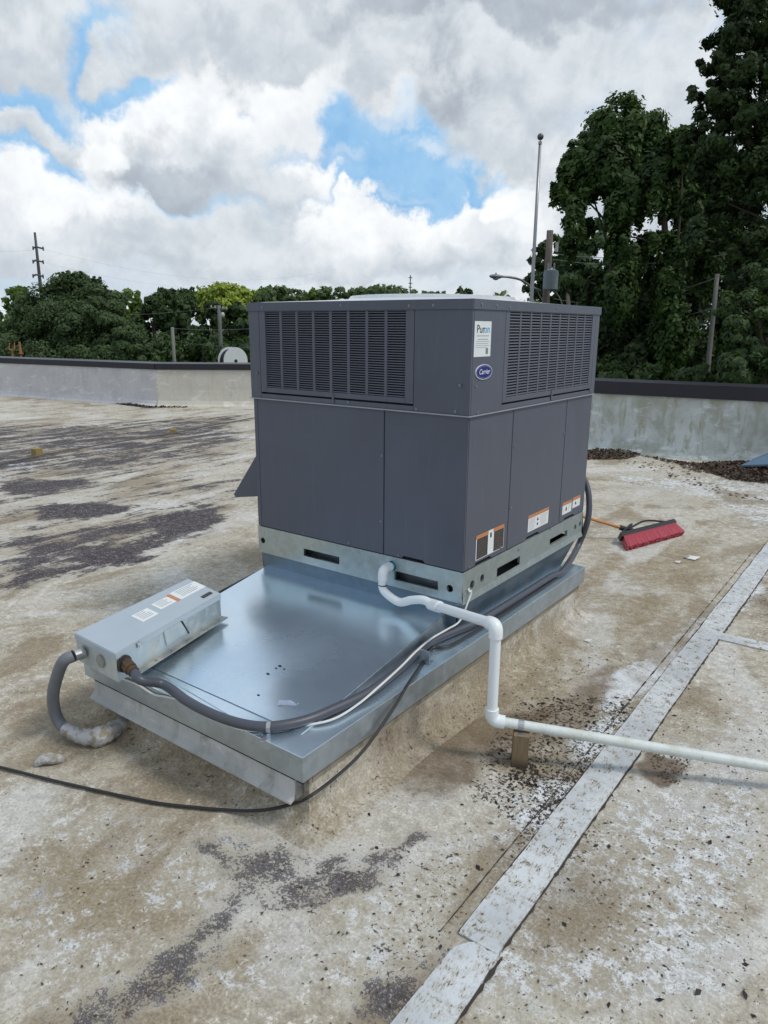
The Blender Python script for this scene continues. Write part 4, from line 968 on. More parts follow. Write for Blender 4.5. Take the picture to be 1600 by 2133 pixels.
q = pz(95, 1592); mb = MB(); mb.tube([(q.x-.02, q.y-.03, .004), (q.x, q.y, .022), (q.x+.025, q.y+.03, .018), (q.x+.03, q.y+.06, -.004)], .02, 10, True, 5, rfun=lambda t: .010+.012*math.sin(t*math.pi)); tag(mb.build('mastic_lump', lm, None, True), 'small pale blob of roof mastic beside the black cable at far left', 'mastic blob')

# ------------------------------------------------------------------ PVC drain
DR = empty('drain_pipe', (.3, -.3, 0), 'white plastic drain pipe with trap running from the unit rail down and across the roof', 'drain pipe')
zlow = .165
Pe = pz(1024, 1500, zlow); Pt = py_(1038, 1303, Pe.y); Pt = Vector((Pe.x, Pe.y, Pt.z))
rP = .0205
S0 = Vector((-.385, .03, .532)); S1 = Vector((-.385, -.055, .532))
mb = MB(); mb.tube([S0, S1], .0175, 14, True, 1); mb.build('primed_stub', PRIMER, DR)
def elbow(c, d_in, d_out, r=.026, rad=.030, name='elbow', m_=PVC):
    d_in, d_out = Vector(d_in).normalized(), Vector(d_out).normalized()
    pts = [c-d_in*.050, c-d_in*rad]+[(c-d_in*rad)*(1-t)**2+c*2*t*(1-t)+(c+d_out*rad)*t*t for t in (.2, .4, .6, .8)]+[c+d_out*rad, c+d_out*.050]
    mb = MB(); mb.tube(pts, r, 18, True, 1); return mb.build(name, m_, DR, auto=True)
T0 = S1+Vector((0, -.012, 0))
down = Vector((.0, -.05, -1))
elbow(T0, (0, -1, 0), down, .0235, .022)
trap = [T0+down*.04, T0+down*.085, Vector(py_(812, 1243, T0.y-.02)), Vector(py_(832, 1254, T0.y-.03)), Vector(py_(858, 1250, T0.y-.04)), Vector(py_(882, 1250, T0.y-.05)), Vector(py_(905, 1261, T0.y-.065))]
trap[2] = py_(806, 1237, T0.y-.015)
mb = MB(); mb.tube([tuple(p) for p in trap], .0195, 16, True, 8); mb.build('trap', PVC, DR, auto=True)
mb = MB(); mb.cyl(T0+down*.075, down, .0205, .004, 18); mb.build('seal_ring', INKK, DR)
hdir = (Pt-trap[-1]).normalized()
mb = MB(); mb.tube([trap[-1]-hdir*.035, trap[-1]+hdir*.05], .0255, 18, True, 1); mb.build('coupling', PVC, DR, auto=True)
mb = MB(); mb.tube([trap[-1], Pt-hdir*.01], rP, 18, True, 1); mb.build('pipe_run', PVC, DR, auto=True)
elbow(Pt, hdir, (0, 0, -1), .0265, .030)
mb = MB(); mb.tube([Pt-Vector((0, 0, .02)), Pe+Vector((0, 0, .02))], rP, 18, True, 1); mb.build('pipe_run', PVC, DR, auto=True)
Pr = pz(1600, 1597, .085); rdir = (Pr-Pe).normalized()
elbow(Pe, (0, 0, -1), rdir, .0265, .028)
Pend = Pe+rdir*3.6; Pend.z = max(.03, Pend.z)
mb = MB(); mb.tube([Pe+rdir*.03, Pr, Pend], rP*.96, 18, True, 1); mb.build('pipe_run', PVCD, DR, auto=True)
# support block with strap
wb = pz(1070, 1597); wq = Pe+rdir*((wb.x-Pe.x)/rdir.x); wb = Vector((wq.x, wq.y, 0)); ztop = wq.z-rP-.001
ang = math.atan2(rdir.y, rdir.x)
WB = empty('support_block', (wb.x, wb.y, 0), 'short weathered wood block holding up the white drain pipe', 'wood block')
mb = MB(); mb.box(-.030, .030, -.045, .045, -.012, ztop, .002, Matrix.Translation((wb.x, wb.y, 0)) @ Matrix.Rotation(ang, 4, 'Z') @ Matrix.Rotation(R(1.5), 4, 'Y'))
mb.build('block', WOOD, WB)
mb = MB(); mb.cyl((wq.x, wq.y, wq.z), rdir, rP+.0022, .020, 22); 
for sg in (-1, 1): mb.box(-.010, .010, sg*.034-.012, sg*.034+.012, 0, .002, .0005, Matrix.Translation((wq.x, wq.y, ztop)) @ Matrix.Rotation(ang, 4, 'Z'))
mb.build('pipe_strap', STEEL, WB)

# ------------------------------------------------------------------ broom
H0, H1 = pz(1296, 1120, .055), pz(1404, 1092, .055); B0, B1 = pz(1303, 1147, .008), pz(1426, 1112, .008)
BR = empty('push_broom', ((H0.x+H1.x)/2, (H0.y+H1.y)/2, 0), 'push broom with red bristles lying on the roof to the right of the unit', 'broom')
hd = (H1-H0); hl = hd.length; hd.normalize(); bd_ = ((B0+B1)/2-(H0+H1)/2); blen = bd_.length; bd_.normalize(); hn = hd.cross(bd_).normalized()
MH = Matrix((hd, bd_, hn)).transposed().to_4x4(); MH.translation = H0
mb = MB(); mb.box(-.02, hl+.02, -.045, .012, -.028, .028, .008, MH); mb.build('broom_head', simple('black_plastic', (.012, .012, .014), .4), BR)
def bristm():
    m, t, p = mat('red_bristle'); o = t.coord(); n = t.noise(t.mapping(o, (70, 18, 18)), 2, 3)
    t.put(p.inputs['Base Color'], t.mix(n, (.22, .015, .03, 1), (.50, .07, .10, 1))); p.inputs['Roughness'].default_value = .45; return m
mb = MB(); nt = 46
for i in range(nt):
    for k in range(-2, 3):
        x = hl*(i+.5)/nt; w0 = hl/nt*.40; fl = (i/nt-.5)*.05+random.uniform(-.003, .003); zz = k*.010
        ln = blen*random.uniform(.96, 1.04); s2 = zz*1.35
        lo = [MH @ Vector((x-w0, .010, zz-.004)), MH @ Vector((x+w0, .010, zz-.004)), MH @ Vector((x+w0, .010, zz+.004)), MH @ Vector((x-w0, .010, zz+.004))]
        hi = [MH @ Vector((x+fl-w0*1.3, ln, s2-.005)), MH @ Vector((x+fl+w0*1.3, ln, s2-.005)), MH @ Vector((x+fl+w0*1.3, ln, s2+.005)), MH @ Vector((x+fl-w0*1.3, ln, s2+.005))]
        hexa(mb, [tuple(v) for v in lo], [tuple(v) for v in hi])
mb.build('bristles', bristm(), BR)
hm = H0.lerp(H1, .22)-bd_*.05; ha = pz(1232, 1081, .16); hdir2 = (ha-hm).normalized()
sock = hm+hdir2*.05
mb = MB(); mb.tube([tuple(sock), tuple(hm+hdir2*1.45)], .0125, 12, True, 1); mb.build('handle', simple('orange_wood', (.48, .20, .055), .45, 0, .2, 10), BR)
mb = MB(); mb.tube([tuple(hm-hdir2*.01), tuple(hm+hdir2*.10)], .021, 10, True, 1); mb.box(-.03, .03, -.02, .02, -.02, .02, .006, Matrix.Translation(hm+hdir2*.03)); mb.build('handle_socket', BLACK, BR)
for a_, b_ in ((.52, .85), (.25, .02)):
    q = [hm+hdir2*.02+Vector((0, 0, .02)), H0.lerp(H1, a_)-bd_*.11+Vector((0, 0, .02)), H0.lerp(H1, b_)-bd_*.04+Vector((0, 0, .015))]
    mb = MB(); mb.tube([tuple(v) for v in q], .008, 8, True, 5); mb.build('brace', BLACK, BR)

# ------------------------------------------------------------------ blue-grey metal piece at right edge, loose bits, blocks on roof
q0, q1, q2 = pz(1543, 967, .02), pz(1606, 943, .12), pz(1720, 905, .20)
fp = [Vector(py_(1543, 969, 6.45)), Vector(py_(1720, 962, 6.40)), Vector(py_(1720, 900, 6.80)), Vector(py_(1602, 941, 6.72))]
mb = MB(); hexa(mb, [tuple(v-Vector((0, 0, .02))) for v in fp], [tuple(v) for v in fp])
tag(mb.build('metal_flashing', simple('blue_grey_metal', (.13, .20, .29), .35, .4)), 'end of a blue-grey sheet metal piece resting in the leaves at the right wall', 'metal sheet')
for k, (a, b, lab) in enumerate(((78, 949, 'yellowish wood block under the thin roof pipe, the nearer of two at left'), (361, 902, 'yellowish wood block under the thin roof pipe, the farther one near the unit'))):
    q = pz(a, b); mb = MB(); mb.box(-.045, .045, -.055, .055, -.012, .095-.03*k, .004, Matrix.Translation((q.x, q.y, 0)) @ Matrix.Rotation(R(12+30*k), 4, 'Z'))
    tag(mb.build('wood_block', YWOOD), lab, 'wood block', 'wood blocks under the roof pipe')
ln = [tuple(pz(a, b, .022)) for a, b in ((-80, 990), (30, 960), (85, 949), (200, 928), (361, 902), (430, 888), (527, 871), (640, 850))]
rib(ln, .009, 'thin_pipe', simple('dark_pipe', (.09, .08, .075), .6), 'thin dark pipe laid across the left part of the roof through two wood blocks', 'pipe', 4, 8)
for k, (a, b, s_, lab) in enumerate(((1166, 1335, 1, 0), (1412, 1172, 1, 0))): pass
PAP = simple('paper_scrap', (.68, .68, .66), .7)
for (a, b, lab) in ((1441, 1163, 'folded white paper scrap on the roof below the red broom'), (1412, 1172, 'tiny white paper scrap left of the folded scrap below the broom'), (1225, 1336, 'thin white shred of paper lying right of the drain pipe elbow')):
    q = pz(a, b); s_ = {1441: .055, 1412: .022, 1225: .02}[a]
    mb = MB(); mb.quad((q.x-s_, q.y-s_*.6, .004), (q.x+s_*.6, q.y-s_*.8, .006), (q.x+s_, q.y+s_*.5, .016), (q.x-s_*.5, q.y+s_*.7, .008)); mb.quad((q.x-s_, q.y-s_*.6, .005), (q.x-s_*.5, q.y+s_*.7, .009), (q.x-s_*.1, q.y+s_*.2, .03), (q.x-s_*.4, q.y-s_*.7, .022))
    tag(mb.build('paper_scrap', PAP), lab, 'paper scrap')

# leaf litter: mounds of small flat bits
def litter(name, polys, n, size, zmax, label, colr=((.035, .024, .017), (.11, .07, .045)), z0=.0):
    V = []; F = []
    tot = []
    for pts, frac, zm in polys:
        wp = np.array(wpoly(pts)); lo, hi2 = wp.min(0), wp.max(0); need = int(n*frac); acc = np.zeros((0, 2))
        while len(acc) < need:
            c = RNG.uniform(lo, hi2, (need*2, 2)); c = c[sdf_poly(wp, c[:, 0], c[:, 1]) < 0]; acc = np.vstack([acc, c])
        acc = acc[:need]; d = -sdf_poly(wp, acc[:, 0], acc[:, 1]); hgt = z0+np.clip(d/.25, 0, 1)**.7*zm*RNG.uniform(0, 1, need)
        tot.append(np.column_stack([acc, hgt]))
    P = np.vstack(tot); n = len(P)
    sz = RNG.uniform(.5, 1.4, n)*size; u = RNG.normal(size=(n, 3)); u[:, 2] *= .45; u /= np.linalg.norm(u, axis=1)[:, None]
    v = np.cross(u, RNG.normal(size=(n, 3))*np.array([.3, .3, 1])); v /= np.linalg.norm(v, axis=1)[:, None]
    V = np.stack([P-u*sz[:, None], P-v*sz[:, None]*.5, P+u*sz[:, None], P+v*sz[:, None]*.5+np.array([0, 0, 1])*sz[:, None]*.3], 1).reshape(-1, 3)
    V[:, 2] = np.maximum(V[:, 2], z0+.001)
    me = np_mesh(name, V, np.arange(4*n).reshape(n, 4))
    a = me.attributes.new('tone', 'FLOAT', 'FACE'); a.data.foreach_set('value', RNG.random(n).astype(np.float32))
    m, t, p = mat(name+'_material'); t.put(p.inputs['Base Color'], t.mix(t.attr('tone'), (*colr[0], 1), (*colr[1], 1))); p.inputs['Roughness'].default_value = .85
    o = link(name, me, m); o['kind'] = 'stuff'; o['label'] = label; return o
litter('leaf_litter', [([(1435, 968), (1520, 966), (1700, 955), (1720, 1030), (1600, 1008), (1520, 1000), (1470, 982)], .72, .09), ([(1222, 936), (1300, 938), (1342, 947), (1300, 957), (1222, 958)], .16, .06),
    ([(1330, 948), (1380, 954), (1440, 966), (1400, 966)], .02, .02), ([(1280, 960), (1400, 965), (1470, 1000), (1640, 1060), (1500, 1030)], .015, .0), ([(1400, 960), (1460, 965), (1500, 990), (1430, 980)], .03, .03)], 9000, .022, .06, 'brown rotting leaves piled along the right parapet')
litter('leaf_litter', [([(120, 822), (180, 826), (190, 831), (125, 830)], .3, .06), ([(185, 829), (300, 843), (300, 849), (190, 835)], .6, .05), ([(300, 846), (390, 845), (390, 849), (300, 850)], .1, .02)], 2500, .035, .05, 'line of dark debris along the foot of the left parapet', ((.03, .025, .025), (.09, .07, .06)))
litter('roof_debris', [([(1090, 1450), (1290, 1440), (1340, 1500), (1280, 1600), (1200, 1700), (1090, 1740), (980, 1660), (1010, 1560)], .22, .002), ([(1100, 1620), (1290, 1560), (1230, 1720), (1180, 1800), (1100, 1800)], .22, .002),
    ([(760, 2133), (900, 1860), (1000, 1780), (1500, 1350), (1600, 1300), (1600, 2133)], .22, .001), ([(1350, 1570), (1440, 1580), (1430, 1630), (1380, 1640)], .08, .004), ([(1030, 1440), (1180, 1350), (1220, 1400), (1100, 1480)], .05, .001), ([(0, 1700), (900, 1760), (800, 2133), (0, 2133)], .08, .001)], 2000, .0055, .002, 'small dark bits of rotten leaf scattered around the drain pipe support', ((.02, .014, .01), (.09, .06, .035)))

litter('roof_debris', [([(1100, 1455), (1300, 1440), (1340, 1500), (1290, 1600), (1210, 1700), (1100, 1740), (1010, 1660), (1030, 1560)], .55, .004), ([(1120, 1680), (1200, 1660), (1190, 1760), (1120, 1780)], .12, .003), ([(1070, 1590), (1120, 1590), (1120, 1640), (1060, 1640)], .13, .003), ([(560, 1780), (1500, 1400), (1600, 2133), (560, 2133)], .2, .002)], 420, .011, .003, 'scattered larger clumps of wet rotten leaf near the drain pipe', ((.012, .009, .007), (.05, .034, .022)))
# ------------------------------------------------------------------ trees
def leafmat(name, c1, c2, c3=None):
    m, t, p = mat(name); tone = t.attr('tone'); o = t.coord()
    n = t.noise(o, .55, 3, .6)
    c = t.mix(tone, (*c1, 1), (*c2, 1))
    if c3: c = t.mix(t.mul(t.step(n, .45, .65), .8), c, (*c3, 1))
    t.put(p.inputs['Base Color'], c); p.inputs['Roughness'].default_value = .65; p.inputs['Specular IOR Level'].default_value = .25
    tr = t.n.new('ShaderNodeBsdfTranslucent'); t.put(tr.inputs[0], t.mix(1.0, c, (1.3, 1.5, .6, 1), 'MULTIPLY'))
    mx = t.n.new('ShaderNodeMixShader'); mx.inputs[0].default_value = .28
    t.l.new(p.outputs[0], mx.inputs[1]); t.l.new(tr.outputs[0], mx.inputs[2]); t.l.new(mx.outputs[0], t.n['Material Output'].inputs[0]); return m
L_DARK = leafmat('foliage_dark', (.030, .056, .022), (.080, .125, .045), (.045, .078, .032))
L_VINE = leafmat('foliage_vine', (.022, .048, .013), (.080, .138, .032), (.030, .055, .018))
L_OAK = leafmat('foliage_oak', (.014, .030, .010), (.050, .080, .026), (.022, .042, .014))
L_BUSH = leafmat('foliage_bush', (.040, .072, .030), (.095, .140, .055), (.055, .090, .038))
L_YEL = leafmat('foliage_yellow', (.17, .24, .035), (.32, .38, .06))
L_LITE = leafmat('foliage_light', (.08, .14, .03), (.16, .24, .06))
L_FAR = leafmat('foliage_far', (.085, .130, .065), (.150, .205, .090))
BARK = simple('bark', (.075, .060, .048), .9, 0, .4, 6, .6)
def crown_mesh(blobs, n, size, up=.0, shell=.55, clump=1.0, long=1.6, sub=9, hang=0.0):
    """blobs: (centre, (rx,ry,rz)); leaves gather in sub-clumps near the surface of each blob"""
    wts = np.array([r[0]*r[1]+r[1]*r[2]+r[0]*r[2] for c, r in blobs]); wts = wts/wts.sum()
    P = []; N = []
    for (c, r), wt in zip(blobs, wts):
        k = max(8, int(n*wt)); c = np.array(c); r = np.array(r)
        ns = max(6, int(sub*clump*(r.mean()/.8)**1.2)+6)
        d = RNG.normal(size=(ns, 3)); d /= np.linalg.norm(d, axis=1)[:, None]
        rad = RNG.uniform(shell, 1.0, ns)[:, None]; sc_ = c+d*r*rad
        idx = RNG.integers(0, ns, k); cs = r.mean()*RNG.uniform(.18, .42, ns)
        off = RNG.normal(size=(k, 3)); off /= np.linalg.norm(off, axis=1)[:, None]; off *= (RNG.random(k)**.5)[:, None]
        off[:, 2] *= .75
        p = sc_[idx]+off*cs[idx][:, None]
        if hang: p[:, 2] -= RNG.random(k)**2*hang*r.mean()
        nn_ = off+d[idx]*.8+RNG.normal(size=(k, 3))*.45+np.array([0, 0, up]); nn_ /= np.linalg.norm(nn_, axis=1)[:, None]
        P.append(p); N.append(nn_)
    P = np.vstack(P); N = np.vstack(N); n = len(P)
    u = np.cross(N, RNG.normal(size=(n, 3))); u /= np.linalg.norm(u, axis=1)[:, None]+1e-9; v = np.cross(N, u)
    s_ = (RNG.uniform(.6, 1.35, n)*size)[:, None]
    V = np.stack([P-u*s_*long*.5, P-v*s_*.42-u*s_*.05, P+u*s_*long*.5, P+v*s_*.42-u*s_*.05], 1).reshape(-1, 3)
    me = np_mesh('crown', V, np.arange(4*n).reshape(n, 4))
    a = me.attributes.new('tone', 'FLOAT', 'FACE'); a.data.foreach_set('value', RNG.random(n).astype(np.float32)); return me
def limb(pts, r0, r1, par, name='trunk', n=5, seg=9):
    mb = MB(); mb.tube(pts, r0, seg, True, n, rfun=lambda t: r0+(r1-r0)*t); return mb.build(name, BARK, par, True)
def img_tree(label, blobs, n, size, m_, base=None, depth_r=1.0, limbs=6, group=None, trunk_r=.25, **kw):
    """blobs given as (x, y, rx, ry, dist): where the lobes stand, at true distance; base = (x, dist)"""
    B = []
    for (x, y, rx, ry, d) in blobs:
        c = pd(x, y, d); rxm, rym = rx*d/FPX, ry*d/FPX; B.append(((c.x, c.y, c.z), (rxm, rxm*depth_r, rym)))
    cen = np.mean([b[0] for b in B], axis=0)
    if base: q = pd(base[0], 700, base[1]); bx, by = q.x, q.y
    else: bx, by = cen[0], cen[1]
    t = empty('tree', (bx, by, GZ), label, 'tree', group)
    tops = max(b[0][2] for b in B)
    limb([(bx, by, GZ), (bx+.1, by, GZ+(cen[2]-GZ)*.5), (cen[0], cen[1], cen[2]), (cen[0]+.1, cen[1], cen[2]+(tops-cen[2])*.35)], trunk_r*.8, trunk_r*.12, t, 'trunk')
    for b in random.sample(B, min(limbs, len(B))):
        c = b[0]; zz = GZ+(cen[2]-GZ)*random.uniform(.4, .9)
        limb([(bx*.6+cen[0]*.4, by*.6+cen[1]*.4, zz), ((bx+c[0])/2, (by+c[1])/2, (zz+c[2])/2+.3), c], trunk_r*.22, trunk_r*.06, t, 'branch', 4, 6)
    me = crown_mesh(B, n, size, **kw); link('crown', me, m_, t); return t
# -- the vine-covered giants on the right
img_tree('tall vine-smothered tree with a rounded crown standing behind the flagpole and utility pole', [
    (1300, 262, 82, 58, 23), (1352, 285, 38, 45, 23), (1245, 292, 40, 46, 23), (1205, 330, 38, 40, 23), (1188, 385, 38, 48, 22.6), (1192, 440, 26, 40, 22.5), (1262, 345, 62, 60, 22.5), (1325, 345, 60, 50, 22.8),
    (1290, 400, 36, 42, 22.5), (1215, 380, 35, 40, 23), (1196, 492, 24, 44, 22.5), (1225, 470, 20, 16, 23), (1330, 310, 60, 50, 23.4), (1160, 398, 14, 10, 22.6)], 46000, .115, L_VINE, (1330, 23.5), .9, 4, None, .28, up=.35, sub=30, hang=.6, shell=.45)
img_tree('vine-draped tree with a lower bright green crown right of the tallest one', [
    (1335, 395, 62, 38, 21), (1295, 425, 34, 50, 20.8), (1385, 355, 55, 40, 21), (1430, 330, 50, 45, 21.5), (1410, 400, 40, 40, 21), (1290, 490, 26, 46, 20.8), (1310, 540, 30, 40, 21), (1440, 450, 34, 70, 21), (1405, 520, 30, 50, 21), (1395, 590, 40, 60, 21), (1400, 690, 40, 80, 21), (1350, 500, 40, 24, 21), (1290, 600, 40, 60, 21), (1480, 380, 50, 70, 21.5), (1480, 520, 40, 60, 21.5), (1425, 290, 34, 36, 20), (1400, 310, 30, 40, 20.5)], 48000, .105, L_VINE, (1400, 21.5), .9, 4, None, .25, up=.35, sub=30, hang=.9, shell=.5)
img_tree('dark leafy tree behind the transformer pole, left edge of the right grove', [(a, b, c, d, e_+6) for a, b, c, d, e_ in [
    (1125, 545, 26, 36, 27), (1150, 520, 34, 30, 27), (1190, 545, 50, 40, 26), (1110, 590, 22, 24, 27), (1150, 600, 42, 36, 26), (1215, 590, 60, 60, 25), (1180, 640, 50, 40, 26), (1250, 540, 50, 50, 25), (1195, 700, 60, 60, 25), (1240, 480, 34, 24, 26)]], 28000, .145, L_DARK, (1190, 26), .8, 3, None, .2, sub=20)
img_tree('curtain of dark vines over trunks in the middle of the right grove', [
    (1280, 610, 60, 70, 24), (1340, 580, 60, 60, 24), (1360, 660, 60, 80, 23), (1290, 710, 60, 80, 23), (1240, 660, 45, 90, 24), (1340, 760, 90, 60, 22), (1430, 620, 60, 90, 24), (1450, 740, 80, 80, 23), (1230, 770, 60, 50, 22), (1560, 700, 90, 110, 25), (1560, 560, 90, 100, 26), (1500, 420, 90, 100, 26), (1680, 600, 120, 160, 26)], 80000, .14, L_OAK, (1330, 25), .7, 3, None, .3, hang=1.2, sub=26, shell=.3)
img_tree('large dark broadleaf tree towering along the right edge of the view', [
    (1575, 40, 100, 60, 15), (1530, 90, 70, 45, 15), (1485, 135, 45, 30, 15), (1560, 150, 80, 45, 15), (1450, 205, 34, 20, 15), (1500, 205, 60, 34, 15), (1580, 240, 80, 60, 15), (1480, 270, 56, 40, 15.3), (1540, 320, 80, 60, 15), (1470, 350, 50, 46, 15.5), (1600, 380, 80, 80, 15), (1510, 420, 60, 50, 15.3), (1440, 290, 30, 26, 15.5),
    (1470, 500, 60, 44, 15), (1560, 500, 70, 60, 15), (1420, 540, 26, 26, 15.2), (1700, 100, 140, 110, 15.5), (1720, 320, 150, 140, 15.5), (1700, 540, 140, 130, 15), (1560, 590, 50, 44, 15), (1585, -60, 120, 70, 15.5), (1700, -80, 130, 90, 16), (1520, 0, 30, 20, 15), (1500, 330, 50, 50, 15.4), (1460, 430, 44, 50, 15.6), (1600, 120, 60, 60, 15.3), (1530, 220, 60, 40, 15.4)], 84000, .078, L_OAK, (1700, 15.6), .9, 8, None, .25, sub=22, shell=.35)
img_tree('mid green leafy young tree right of the leaning pole at the right edge', [
    (1560, 650, 60, 50, 13.5), (1600, 580, 40, 50, 13.5), (1590, 720, 70, 70, 13.5), (1530, 700, 34, 50, 13.5), (1540, 770, 50, 50, 13), (1700, 680, 90, 120, 14), (1505, 640, 22, 30, 13.5), (1640, 790, 70, 50, 13)], 24000, .07, L_BUSH, (1640, 14), .9, 6, None, .12, sub=12)
t = empty('shrub', (0, 14, GZ), 'low dark shrubs just behind the right parapet below the vine curtain', 'shrub')
B = [((pd(x, y, d)[:]), (r*d/FPX, r*d/FPX, r*d/FPX*.8)) for x, y, r, d in ((1270, 790, 50, 17), (1350, 785, 45, 17), (1430, 795, 50, 17), (1500, 800, 50, 16), (1580, 800, 60, 16), (1240, 800, 45, 18), (1680, 800, 90, 16))]
link('crown', crown_mesh(B, 12000, .10, sub=12), L_BUSH, t)
# -- left and middle
def far_tree(label, x, top, rx, d, m_, n, size, base_y=760, group=None, seed=0, **kw):
    rnd = random.Random(seed); bl = []
    H = base_y-top
    for i in range(11):
        a = rnd.uniform(-1, 1); hh = rnd.uniform(.12, .82)
        ww = rx*(.95-.55*abs(hh-.42)); bl.append((x+a*ww*.62, base_y-H*hh, rx*rnd.uniform(.3, .45), H*rnd.uniform(.14, .22), d+rnd.uniform(-1, 1)))
    bl.append((x, top+H*.14, rx*.42, H*.14, d))
    return img_tree(label, bl, n, size, m_, (x, d), .9, 5, group, .25, **kw)
img_tree('big bushy dark green tree with feathery top at the left behind the parapet', [
    (150, 610, 62, 44, 36), (205, 640, 70, 50, 36), (100, 650, 62, 52, 36), (60, 680, 48, 52, 36), (155, 690, 80, 60, 35), (230, 700, 66, 56, 35), (275, 725, 46, 40, 35), (40, 735, 50, 40, 36), (120, 745, 80, 34, 35), (220, 750, 80, 34, 35), (300, 750, 34, 22, 35), (165, 585, 34, 18, 36), (125, 600, 34, 18, 36), (235, 630, 40, 26, 36)],
    90000, .105, L_BUSH, (160, 37), .9, 5, None, .3, sub=26, up=.2, shell=.4)
# feathery sprays on its top
tsp = empty('shrub', pd(160, 620, 35.5), 'thin feathery shoots sticking up from the top of the big left tree', 'shoots')
B = []
for i in range(34):
    x = 108+random.uniform(0, 100); y = 596-18*math.exp(-((x-150)/34)**2)+random.uniform(-6, 6); c = pd(x, y, 35.6+random.uniform(-.4, .4)); B.append((tuple(c), (.10, .10, .42)))
link('spray', crown_mesh(B, 2600, .11, sub=2, shell=.1), L_BUSH, tsp)
specs = [('bright yellow-green tree peeking out left of the big bushy tree', 45, 590, 50, 60, L_LITE, 5000, .30), ('pale green tree rising just right of the big bushy tree', 232, 596, 50, 62, L_LITE, 5000, .30),
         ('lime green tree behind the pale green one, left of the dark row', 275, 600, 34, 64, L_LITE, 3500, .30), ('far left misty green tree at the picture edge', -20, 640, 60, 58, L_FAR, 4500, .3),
         ('dark round tree right after the lime trees in the left row', 320, 612, 60, 56, L_DARK, 6500, .26), ('dark tree with a bumpy crown left of the yellow-topped tree', 380, 606, 56, 56, L_DARK, 6500, .26),
         ('dark tree directly in front of the yellow-topped tree', 440, 628, 52, 54, L_DARK, 6500, .26), ('dark tree beside the grey unit behind the cable reel', 500, 626, 50, 54, L_DARK, 6500, .26), ('dark tree half hidden behind the unit top left corner', 560, 622, 60, 56, L_DARK, 5500, .26)]
for i, (lab, x, tp, rx, d, m_, n, sz) in enumerate(specs): far_tree(lab, x, tp, rx, d, m_, n, sz, 765, 'trees beyond the left parapet', 20+i)
img_tree('vivid yellow-green tree with a flat rounded top above the dark row', [(470, 614, 50, 22, 75), (440, 616, 34, 20, 75), (500, 616, 34, 20, 75), (470, 640, 60, 30, 75), (470, 604, 30, 12, 75)], 7000, .28, L_YEL, (470, 76), .9, 3, None, .3, sub=14, up=.4)
tops = [(345, 598, 26), (395, 600, 20), (520, 604, 26), (548, 600, 24), (582, 595, 26), (612, 600, 26), (648, 604, 26), (684, 600, 26), (716, 594, 26), (752, 600, 28), (790, 592, 26), (826, 598, 26), (856, 600, 20), (886, 603, 22), (916, 605, 18), (972, 602, 15)]
labs = ['far tree between the dark row and the sky, leftmost of the distant line', 'small far tree just left of the yellow-topped tree', 'far tree right of the yellow-topped tree at the unit corner', 'far tree above the left end of the unit top', 'far tree with a raised crown above the first louvre columns', 'far tree low in the line above the grille', 'far rounded tree at the start of the white top rim', 'far tree left of the two raised crowns in the line', 'far raised tree over the middle of the grille', 'far tree between the two raised crowns', 'far tallest raised tree above the grille right end', 'far tree just left of the thin mast', 'far tree with the thin mast rising behind it', 'far tree right of the thin mast', 'last low far tree before the gap in the line', 'lone small far tree standing above the unit near corner']
for i, ((x, tp, rx), lab) in enumerate(zip(tops, labs)):
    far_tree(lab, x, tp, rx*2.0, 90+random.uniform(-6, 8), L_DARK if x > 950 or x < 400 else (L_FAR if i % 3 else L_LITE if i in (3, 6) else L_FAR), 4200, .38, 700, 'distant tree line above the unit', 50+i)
fo = empty('hedge', (-40, 50, GZ), None); bpy.data.objects.remove(fo)
B = [((pd(x, 742+random.uniform(-6, 10), 50)[:]), (2.2, 1.5, 1.6)) for x in range(-80, 620, 42)]
me = crown_mesh(B, 14000, .24, sub=16); o = link('undergrowth', me, L_DARK); o['kind'] = 'stuff'; o['label'] = 'dark undergrowth behind the left parapet'
B = [((pd(x, 690, 100)[:]), (6, 3, 5.0)) for x in range(500, 1900, 90)]
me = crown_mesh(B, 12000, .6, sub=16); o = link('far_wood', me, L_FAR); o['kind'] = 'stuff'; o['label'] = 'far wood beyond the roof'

# ------------------------------------------------------------------ poles, lamps, wires
POLEG = simple('flagpole_grey', (.26, .27, .29), .35, .5); POLEW = simple('pole_wood', (.12, .10, .09), .85, 0, .3, 4)
def vpole(x, ytop, d, r0, r1, m_, par, name='pole', seg=10, ybot=None):
    q = pd(x, ytop, d); mb = MB(); mb.tube([(q.x, q.y, GZ if ybot is None else ybot), (q.x, q.y, q.z)], r0, seg, True, 4, rfun=lambda t: r0+(r1-r0)*t); mb.build(name, m_, par, True); return q
q = pd(1125, 300, 14); FP = empty('flagpole', (q.x, q.y, GZ), 'tall slender grey flagpole topped with a ball, no flag', 'flagpole')
vpole(1125, 300, 14, .062, .028, POLEG, FP)
mb = MB(); mb.cyl((q.x, q.y, q.z+.02), (0, 0, 1), .035, .05, 10); mb.cyl((q.x, q.y, q.z+.07), (0, 0, 1), .010, .06, 8); mb.build('truck', POLEG, FP)
mb = MB(); c = pd(1126.5, 288, 14); mb.sphere((q.x, q.y, c.z+.02), .062, 20); mb.build('ball', simple('dull_ball', (.10, .10, .11), .3, .6), FP, True)
q = pd(1146, 480, 28); UPo = empty('utility_pole', (q.x, q.y, GZ), 'wooden utility pole carrying a grey transformer and a street lamp arm', 'utility pole')
vpole(1146, 480, 28, .19, .13, POLEW, UPo)
tc = pd(1147, 584, 27.7); mb = MB(); mb.cyl(tc, (0, 0, 1), .28, .72, 20, bev=.03); mb.cyl((tc.x, tc.y, tc.z+.38), (0, 0, 1), .22, .06, 16, .12); 
tr = mb.build('transformer', simple('transformer_grey', (.16, .20, .23), .5), UPo)
